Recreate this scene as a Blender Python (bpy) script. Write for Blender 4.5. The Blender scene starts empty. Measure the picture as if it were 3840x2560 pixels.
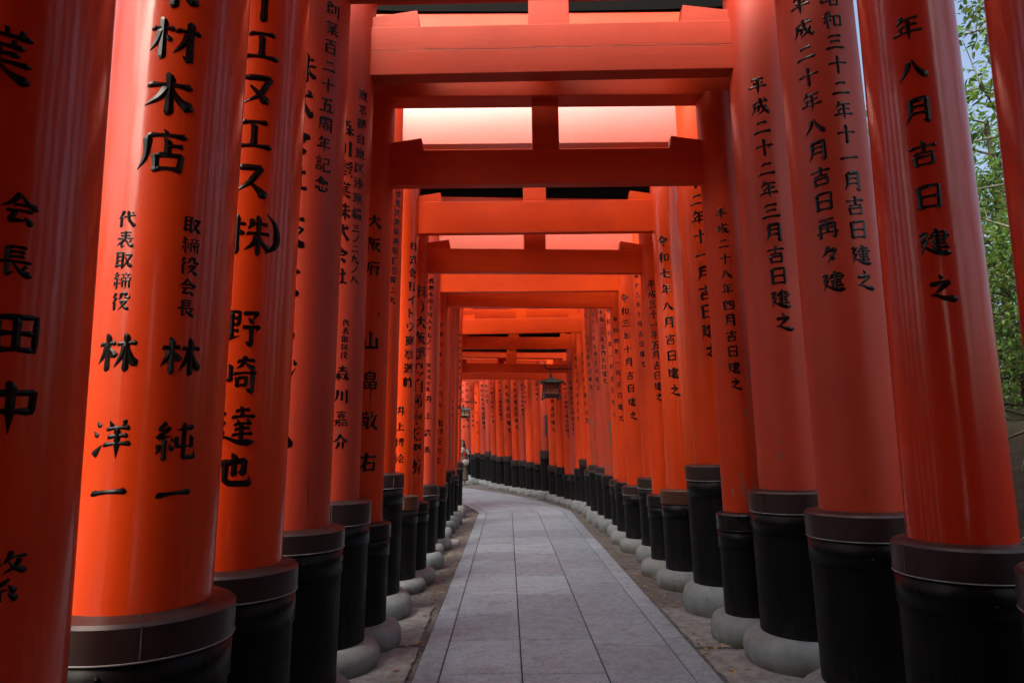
import bpy, bmesh, math, random
from mathutils import Vector, Matrix, noise
PI = math.pi
rad = math.radians
random.seed(7)
scene = bpy.context.scene
COL = scene.collection

# ------------------------------------------------------------------ camera, light, exposure
cam_data = bpy.data.cameras.new('camera')
cam_data.sensor_width = 36.0
cam_data.lens = 24.0
cam_data.clip_start = 0.05
cam_data.clip_end = 600.0
cam = bpy.data.objects.new('camera', cam_data)
COL.objects.link(cam)
cam.matrix_world = (Matrix.Translation((0, 0, 1.6)) @ Matrix.Rotation(rad(-0.4695), 4, 'Z')
                    @ Matrix.Rotation(rad(98.268), 4, 'X') @ Matrix.Rotation(rad(-0.75), 4, 'Z'))
scene.camera = cam

SUN_EL, SUN_AZ = 50.0, 205.0        # azimuth measured clockwise from +Y
world = bpy.data.worlds.new('World')
scene.world = world
world.use_nodes = True
wn = world.node_tree
bg = wn.nodes['Background']
sky = wn.nodes.new('ShaderNodeTexSky')
sky.sky_type = 'NISHITA'
sky.sun_disc = False
sky.sun_elevation = rad(SUN_EL)
sky.sun_rotation = rad(SUN_AZ)
sky.air_density = 1.0
sky.dust_density = 10.0
sky.ozone_density = 0.5
wn.links.new(sky.outputs[0], bg.inputs[0])
bg.inputs[1].default_value = 0.15
sun_data = bpy.data.lights.new('sun', 'SUN')
sun_data.energy = 1.5
sun_data.angle = rad(60)
sun_data.color = (1.0, 0.95, 0.88)
sun = bpy.data.objects.new('sun', sun_data)
COL.objects.link(sun)
sd = Vector((math.sin(rad(SUN_AZ)) * math.cos(rad(SUN_EL)), math.cos(rad(SUN_AZ)) * math.cos(rad(SUN_EL)), math.sin(rad(SUN_EL))))
sun.rotation_euler = sd.to_track_quat('Z', 'Y').to_euler()
sun.location = sd * 40
vs = scene.view_settings
vs.view_transform = 'Standard'
vs.look = 'None'
vs.gamma = 1.0
vs.exposure = 1.22
scene.render.engine = 'CYCLES'
scene.cycles.use_denoising = True
scene.cycles.max_bounces = 10
scene.cycles.diffuse_bounces = 6
scene.cycles.glossy_bounces = 5
scene.cycles.sample_clamp_indirect = 8.0
scene.cycles.use_adaptive_sampling = False

# ------------------------------------------------------------------ helpers
def tag(o, label=None, cat=None, group=None, kind=None):
    if label: o['label'] = label
    if cat: o['category'] = cat
    if group: o['group'] = group
    if kind: o['kind'] = kind
    return o

def empty(name, loc=(0, 0, 0), rz=0.0):
    o = bpy.data.objects.new(name, None)
    o.empty_display_size = 0.2
    o.location = loc
    o.rotation_euler = (0, 0, rz)
    COL.objects.link(o)
    return o

class MB:
    """collects vertices and faces; build() links them as ONE mesh object"""
    def __init__(s):
        s.v, s.f, s.m, s.sm = [], [], [], []
    def add(s, verts, faces, mat=0, smooth=False):
        b = len(s.v)
        s.v.extend([tuple(p) for p in verts])
        for fc in faces:
            s.f.append(tuple(b + i for i in fc)); s.m.append(mat); s.sm.append(smooth)
    def box(s, c, size, mat=0, rz=0.0, bev=0.0):
        x, y, z = size[0] / 2, size[1] / 2, size[2] / 2
        bm = bmesh.new()
        bmesh.ops.create_cube(bm, size=1.0)
        for v in bm.verts:
            v.co = Vector((v.co.x * size[0], v.co.y * size[1], v.co.z * size[2]))
        if bev > 0:
            bmesh.ops.bevel(bm, geom=bm.edges[:], offset=bev, segments=2, affect='EDGES', profile=0.6)
        R = Matrix.Rotation(rz, 3, 'Z')
        s.from_bm(bm, mat, False, R, Vector(c))
    def from_bm(s, bm, mat=0, smooth=False, R=None, t=None):
        bm.verts.ensure_lookup_table()
        bm.verts.index_update()
        vs_ = []
        for v in bm.verts:
            p = v.co.copy()
            if R: p = R @ p
            if t: p = p + t
            vs_.append(p)
        s.add(vs_, [[v.index for v in f.verts] for f in bm.faces], mat, smooth)
        bm.free()
    def lathe(s, prof, seg=32, mat=0, smooth=True, c=(0, 0, 0), rot=0.0, closed=False):
        vs_, fs = [], []
        n = len(prof)
        for r, z in prof:
            for k in range(seg):
                a = rot + 2 * PI * k / seg
                vs_.append((c[0] + r * math.cos(a), c[1] + r * math.sin(a), c[2] + z))
        for i in range(n if closed else n - 1):
            i2 = (i + 1) % n
            for k in range(seg):
                k2 = (k + 1) % seg
                fs.append((i * seg + k, i * seg + k2, i2 * seg + k2, i2 * seg + k))
        s.add(vs_, fs, mat, smooth)
    def tube(s, pts, r, seg=8, mat=0, smooth=True):
        pts = [Vector(p) for p in pts]
        rs = r if isinstance(r, (list, tuple)) else [r] * len(pts)
        vs_, fs = [], []
        up = Vector((0.13, 0.21, 1)).normalized()
        for i, p in enumerate(pts):
            d = (pts[min(i + 1, len(pts) - 1)] - pts[max(i - 1, 0)]).normalized()
            a = d.cross(up)
            if a.length < 1e-3: a = d.cross(Vector((1, 0, 0)))
            a.normalize(); b = d.cross(a)
            for k in range(seg):
                t = 2 * PI * k / seg
                vs_.append(p + (a * math.cos(t) + b * math.sin(t)) * rs[i])
        for i in range(len(pts) - 1):
            for k in range(seg):
                k2 = (k + 1) % seg
                fs.append((i * seg + k, i * seg + k2, (i + 1) * seg + k2, (i + 1) * seg + k))
        fs.append(tuple(range(seg))); fs.append(tuple((len(pts) - 1) * seg + k for k in reversed(range(seg))))
        s.add(vs_, fs, mat, smooth)
    def ball(s, c, rx, ry, rz, seg=10, rings=6, mat=0):
        prof_v, fs = [], []
        for i in range(rings + 1):
            t = PI * i / rings
            for k in range(seg):
                a = 2 * PI * k / seg
                prof_v.append((c[0] + rx * math.sin(t) * math.cos(a), c[1] + ry * math.sin(t) * math.sin(a), c[2] - rz * math.cos(t)))
        for i in range(rings):
            for k in range(seg):
                k2 = (k + 1) % seg
                fs.append((i * seg + k, i * seg + k2, (i + 1) * seg + k2, (i + 1) * seg + k))
        s.add(prof_v, fs, mat, True)
    def build(s, name, mats, parent=None, loc=None, rot=None):
        me = bpy.data.meshes.new(name)
        me.from_pydata(s.v, [], s.f)
        for m in (mats if isinstance(mats, (list, tuple)) else [mats]):
            me.materials.append(m)
        me.polygons.foreach_set('material_index', s.m)
        me.polygons.foreach_set('use_smooth', s.sm)
        me.update()
        o = bpy.data.objects.new(name, me)
        COL.objects.link(o)
        if parent: o.parent = parent
        if loc: o.location = loc
        if rot: o.rotation_euler = rot
        return o

# ------------------------------------------------------------------ materials
class NT:
    def __init__(s, name):
        s.mat = bpy.data.materials.new(name)
        s.mat.use_nodes = True
        s.t = s.mat.node_tree
        s.b = s.t.nodes['Principled BSDF']
    def n(s, typ, **kw):
        nd = s.t.nodes.new(typ)
        for k, v in kw.items(): setattr(nd, k, v)
        return nd
    def l(s, a, b): s.t.links.new(a, b)
    def coords(s, scale=(1, 1, 1), rnd=True):
        tc = s.n('ShaderNodeTexCoord')
        out = tc.outputs['Object']
        if rnd:
            oi = s.n('ShaderNodeObjectInfo')
            mu = s.n('ShaderNodeMath', operation='MULTIPLY'); mu.inputs[1].default_value = 37.0
            s.l(oi.outputs['Random'], mu.inputs[0])
            ad = s.n('ShaderNodeVectorMath', operation='ADD')
            s.l(out, ad.inputs[0]); s.l(mu.outputs[0], ad.inputs[1])
            out = ad.outputs[0]
        mp = s.n('ShaderNodeMapping')
        mp.inputs['Scale'].default_value = scale
        s.l(out, mp.inputs[0])
        return mp.outputs[0]
    def noise(s, vec, scale, detail=3.0, rough=0.55):
        nd = s.n('ShaderNodeTexNoise')
        nd.inputs['Scale'].default_value = scale
        nd.inputs['Detail'].default_value = detail
        nd.inputs['Roughness'].default_value = rough
        s.l(vec, nd.inputs['Vector'])
        return nd.outputs['Fac']
    def ramp(s, fac, a, b, va=0.0, vb=1.0):
        nd = s.n('ShaderNodeMapRange')
        nd.inputs[1].default_value = a; nd.inputs[2].default_value = b
        nd.inputs[3].default_value = va; nd.inputs[4].default_value = vb
        s.l(fac, nd.inputs[0])
        return nd.outputs[0]
    def math(s, op, a, b):
        nd = s.n('ShaderNodeMath', operation=op)
        for i, x in enumerate((a, b)):
            if isinstance(x, (int, float)): nd.inputs[i].default_value = x
            else: s.l(x, nd.inputs[i])
        return nd.outputs[0]
    def mix(s, fac, a, b):
        nd = s.n('ShaderNodeMix', data_type='RGBA')
        if isinstance(fac, (int, float)): nd.inputs[0].default_value = fac
        else: s.l(fac, nd.inputs[0])
        for i, x in ((6, a), (7, b)):
            if isinstance(x, tuple): nd.inputs[i].default_value = x + (1.0,)
            else: s.l(x, nd.inputs[i])
        return nd.outputs[2]
    def bump(s, h, strength, dist=0.01, prev=None):
        nd = s.n('ShaderNodeBump')
        nd.inputs['Strength'].default_value = strength
        nd.inputs['Distance'].default_value = dist
        s.l(h, nd.inputs['Height'])
        if prev: s.l(prev, nd.inputs['Normal'])
        return nd.outputs[0]
    def out(s, color=None, rough=None, normal=None, metal=None, coat=None, coat_rough=None, spec=None):
        b = s.b.inputs
        for k, v in (('Base Color', color), ('Roughness', rough), ('Normal', normal), ('Metallic', metal), ('Coat Weight', coat), ('Coat Roughness', coat_rough), ('Specular IOR Level', spec)):
            if v is None: continue
            if isinstance(v, (int, float)): b[k].default_value = v
            elif isinstance(v, tuple): b[k].default_value = v + (1.0,)
            else: s.l(v, b[k])
        return s.mat

def paint(name, ca, cb, rough, coat=0.0, wear=0.0, axis='Z', streak=0.25, crack=0.5, coat_rough=0.06, spec=0.3, seam=None, coat_ior=1.5):
    t = NT(name)
    k = {'Z': (1, 1, 0.05), 'X': (0.05, 1, 1)}[axis]
    vg = t.coords(k)
    vb = t.coords((1, 1, 1) if axis == 'X' else (1, 1, 0.55))
    big = t.noise(vb, 2.2, 4.0)
    grain = t.math('ADD', t.math('MULTIPLY', t.noise(t.coords((1, 1, .22) if axis == 'Z' else (.22, 1, 1)), 5.0, 4.0, 0.6), 1.4), t.math('MULTIPLY', t.noise(t.coords((1, 1, .11) if axis == 'Z' else (.11, 1, 1)), 42.0, 5.0, 0.65), 0.15))
    fine = t.noise(vg, 110.0, 3.0, 0.6)
    col = t.mix(t.ramp(big, 0.3, 0.7), ca, cb)
    dirt = t.ramp(t.noise(vg, 9.0, 5.0, 0.65), 0.52, 0.8, 0.0, 0.28 if wear > 0 else 0.14)
    col = t.mix(dirt, col, tuple(x * 0.45 for x in ca))
    ro = t.ramp(big, 0.25, 0.75, rough - 0.06, rough + 0.08)
    # drying cracks along the grain
    ck = t.ramp(t.math('ABSOLUTE', t.math('SUBTRACT', t.noise(vg, 7.0, 2.0), 0.5), 0.0), 0.0, 0.006, 1.0, 0.0)
    ck = t.math('MULTIPLY', ck, t.ramp(t.noise(vb, 1.7, 2.0), 0.56, 0.64))
    ck = t.math('MULTIPLY', ck, crack)
    col = t.mix(ck, col, (0.03, 0.008, 0.006))
    if seam:                                             # open joint between two boards, blackened along its edges
        tcs = t.n('ShaderNodeTexCoord'); sps = t.n('ShaderNodeSeparateXYZ'); t.l(tcs.outputs['Object'], sps.inputs[0])
        wob = t.math('MULTIPLY', t.math('SUBTRACT', t.noise(vg, 30.0, 4.0, 0.7), 0.5), 0.016)
        dz = t.math('ABSOLUTE', t.math('SUBTRACT', t.math('ADD', sps.outputs[2], wob), seam), 0.0)
        sm = t.math('MULTIPLY', t.ramp(dz, 0.001, 0.0035, 1.0, 0.0), t.ramp(t.noise(vb, 3.0, 3.0), 0.36, 0.5, 0.25, 1.0))
        sm = t.math('MAXIMUM', sm, t.math('MULTIPLY', t.ramp(dz, 0.0, 0.028, 0.8, 0.0), t.ramp(t.noise(vg, 55.0, 5.0, 0.7), 0.5, 0.66)))
        col = t.mix(sm, col, (0.012, 0.006, 0.005))
        ck = t.math('MAXIMUM', ck, sm)
    hgt = t.math('SUBTRACT', t.math('MULTIPLY', grain, 1.0), t.math('MULTIPLY', ck, 0.8))
    if wear > 0:
        vw = t.coords((1, 1, 0.22) if axis == 'Z' else (0.22, 1, 1))
        w1 = t.ramp(t.noise(vw, 16.0, 6.0, 0.72), 0.74 - 0.12 * wear, 0.78 - 0.12 * wear)
        if axis == 'Z':
            tc = t.n('ShaderNodeTexCoord'); sp = t.n('ShaderNodeSeparateXYZ'); t.l(tc.outputs['Object'], sp.inputs[0])
            low = t.ramp(sp.outputs[2], 1.1, 3.2, 1.0, 0.12)
            w1 = t.math('MULTIPLY', w1, low)
            w1 = t.ramp(w1, 0.3, 0.6)
        wood = t.mix(t.noise(vg, 60.0), (0.07, 0.075, 0.05), (0.20, 0.17, 0.14))
        col = t.mix(w1, col, wood)
        ro = t.mix(w1, ro, (0.85, 0.85, 0.85))
        hgt = t.math('SUBTRACT', hgt, t.math('MULTIPLY', w1, 0.5))
    nb = t.bump(hgt, streak, 0.006)
    nb = t.bump(fine, streak * 0.5, 0.0003, nb)
    m = t.out(col, ro, nb, coat=coat, coat_rough=coat_rough, spec=spec)
    t.b.inputs['Coat IOR'].default_value = coat_ior
    if coat: t.l(nb, t.b.inputs['Coat Normal'])
    return m

V1, V2 = (0.76, 0.064, 0.004), (0.66, 0.047, 0.004)
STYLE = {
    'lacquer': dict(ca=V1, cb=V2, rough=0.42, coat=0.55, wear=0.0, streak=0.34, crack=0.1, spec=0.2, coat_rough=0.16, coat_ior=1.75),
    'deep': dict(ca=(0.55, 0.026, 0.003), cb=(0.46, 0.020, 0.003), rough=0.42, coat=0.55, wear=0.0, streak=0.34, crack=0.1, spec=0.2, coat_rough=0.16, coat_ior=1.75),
    'satin': dict(ca=(0.70, 0.058, 0.006), cb=(0.61, 0.045, 0.006), rough=0.34, coat=0.0, wear=0.3, streak=0.2, crack=0.4, spec=0.28),
    'gloss': dict(ca=(0.62, 0.058, 0.012), cb=(0.56, 0.050, 0.012), rough=0.30, coat=1.0, wear=0.1, streak=0.12, crack=0.3, spec=0.5, coat_rough=0.34, coat_ior=2.7),
    'worn': dict(ca=(0.57, 0.046, 0.009), cb=(0.48, 0.038, 0.009), rough=0.42, coat=0.0, wear=1.25, streak=0.3, crack=1.0, spec=0.2),
    'faded': dict(ca=(0.50, 0.054, 0.025), cb=(0.42, 0.042, 0.020), rough=0.42, coat=0.0, wear=0.95, streak=0.28, crack=1.0, spec=0.38),
    'peeling': dict(ca=(0.50, 0.060, 0.026), cb=(0.42, 0.048, 0.020), rough=0.46, coat=0.0, wear=1.6, streak=0.35, crack=1.0, spec=0.2),
    'cracked': dict(ca=(0.50, 0.056, 0.026), cb=(0.42, 0.045, 0.020), rough=0.45, coat=0.0, wear=0.5, streak=0.35, crack=0.25, spec=0.2, seam=4.735),
}
PM = {}
for sname, kw in STYLE.items():
    PM[sname] = (paint('vermilion_' + sname, axis='Z', **kw), paint('vermilion_beam_' + sname, axis='X', **dict(kw, wear=kw['wear'] * 0.45, crack=kw['crack'] * 0.4)))

def m_sleeve():
    t = NT('black_charred_sleeve')
    vg = t.coords((1, 1, 0.04)); v = t.coords()
    g = t.noise(vg, 45.0, 5.0, 0.65)
    col = t.mix(t.ramp(g, 0.35, 0.7), (0.003, 0.003, 0.0035), (0.008, 0.008, 0.009))
    sc = t.ramp(t.noise(t.coords((1, 1, 0.12)), 30.0, 6.0, 0.75), 0.69, 0.75)
    col = t.mix(t.math('MULTIPLY', sc, 0.5), col, (0.07, 0.065, 0.06))
    tc = t.n('ShaderNodeTexCoord'); sp = t.n('ShaderNodeSeparateXYZ'); t.l(tc.outputs['Object'], sp.inputs[0])
    dust = t.math('MULTIPLY', t.ramp(sp.outputs[2], 0.15, 0.42, 1.0, 0.0), t.ramp(t.noise(v, 12.0, 5.0, 0.7), 0.4, 0.75))
    col = t.mix(t.math('MULTIPLY', dust, 0.4), col, (0.07, 0.065, 0.06))
    ro = t.ramp(t.noise(v, 6.0, 4.0), 0.3, 0.7, 0.40, 0.6)
    return t.out(col, ro, t.bump(g, 0.35, 0.004), spec=0.13)
def m_band():
    t = NT('black_metal_band')
    v = t.coords()
    col = t.mix(t.noise(v, 8.0), (0.003, 0.003, 0.0035), (0.007, 0.007, 0.008))
    return t.out(col, t.ramp(t.noise(v, 5.0, 4.0), 0.3, 0.7, 0.26, 0.45), t.bump(t.noise(v, 14.0), 0.05, 0.003), spec=0.16)
def m_collar(name, ca, cb, rough):
    t = NT(name)
    v = t.coords()
    n1 = t.noise(v, 7.0, 5.0, 0.6)
    col = t.mix(t.ramp(n1, 0.3, 0.7), ca, cb)
    col = t.mix(t.ramp(t.noise(t.coords((1, 1, 0.15)), 18.0, 4.0), 0.55, 0.75, 0, 0.5), col, tuple(x * 0.5 for x in ca))
    return t.out(col, t.ramp(n1, 0.3, 0.7, rough - 0.06, rough + 0.1), t.bump(t.noise(v, 9.0, 3.0), 0.12, 0.006), metal=0.35)
M_SLEEVE, M_BAND = m_sleeve(), m_band()
M_COLLAR = {'brown': m_collar('oxidised_copper_collar', (0.050, 0.030, 0.029), (0.036, 0.022, 0.022), 0.36),
            'copper': m_collar('fresh_copper_collar', (0.13, 0.055, 0.030), (0.085, 0.038, 0.024), 0.34),
            'black': m_collar('black_painted_collar', (0.010, 0.009, 0.010), (0.016, 0.014, 0.015), 0.28)}
def simple(name, col, rough, metal=0.0, nscale=20.0, var=0.25, bump=0.1):
    t = NT(name)
    v = t.coords()
    n1 = t.noise(v, nscale, 4.0)
    c = t.mix(t.ramp(n1, 0.3, 0.7), tuple(x * (1 - var) for x in col), tuple(min(1, x * (1 + var)) for x in col))
    return t.out(c, rough, t.bump(n1, bump, 0.005), metal=metal)
M_SEAL = simple('pale_sealant', (0.24, 0.24, 0.24), 0.5)
M_STONE = None
def m_stone():
    t = NT('cast_concrete_footing')
    v = t.coords()
    n1 = t.noise(v, 5.0, 5.0, 0.6)
    n2 = t.noise(t.coords((1, 1, 0.3)), 9.0, 5.0, 0.7)
    n3 = t.noise(v, 130.0, 2.0)
    col = t.mix(t.ramp(n1, 0.3, 0.7), (0.135, 0.17, 0.185), (0.24, 0.29, 0.31))
    col = t.mix(t.ramp(n2, 0.5, 0.72, 0.0, 0.7), col, (0.12, 0.125, 0.115))
    col = t.mix(t.ramp(n3, 0.6, 0.75, 0, 0.35), col, (0.09, 0.09, 0.088))
    oi = t.n('ShaderNodeObjectInfo')
    col = t.mix(t.ramp(oi.outputs['Random'], 0.0, 1.0, 0.0, 0.35), col, (0.22, 0.205, 0.18))
    ckk = t.math('MULTIPLY', t.ramp(t.math('ABSOLUTE', t.math('SUBTRACT', t.noise(v, 2.6, 3.0), 0.5), 0.0), 0.0, 0.005, 1.0, 0.0), t.ramp(t.noise(v, 1.9, 2.0), 0.60, 0.65))
    col = t.mix(t.math('MULTIPLY', ckk, 0.7), col, (0.03, 0.03, 0.03))
    tc = t.n('ShaderNodeTexCoord'); sp = t.n('ShaderNodeSeparateXYZ'); t.l(tc.outputs['Object'], sp.inputs[0])
    soil = t.math('MULTIPLY', t.ramp(t.math('ADD', sp.outputs[2], t.math('MULTIPLY', t.math('SUBTRACT', n1, 0.5), 0.22)), 0.0, 0.09, 1.0, 0.0), 0.85)
    col = t.mix(soil, col, (0.10, 0.085, 0.06))
    nb = t.bump(n3, 0.25, 0.004); nb = t.bump(n1, 0.3, 0.02, nb)
    return t.out(col, t.ramp(n2, 0.3, 0.7, 0.55, 0.8), nb)
M_STONE = m_stone()
M_INK = simple('black_lacquer_lettering', (0.003, 0.003, 0.0035), 0.2, bump=0.05)
M_INK.node_tree.nodes['Principled BSDF'].inputs['Specular IOR Level'].default_value = 0.3
M_CAPBLACK = simple('black_stained_top_beam', (0.0012, 0.0012, 0.0014), 0.6, nscale=6, bump=0.05)
M_CAPBLACK.node_tree.nodes['Principled BSDF'].inputs['Specular IOR Level'].default_value = 0.05
M_CAPROOF = simple('black_copper_capping', (0.0015, 0.0016, 0.0018), 0.7, metal=0.0, nscale=5)
M_CAPROOF.node_tree.nodes['Principled BSDF'].inputs['Specular IOR Level'].default_value = 0.05
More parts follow.
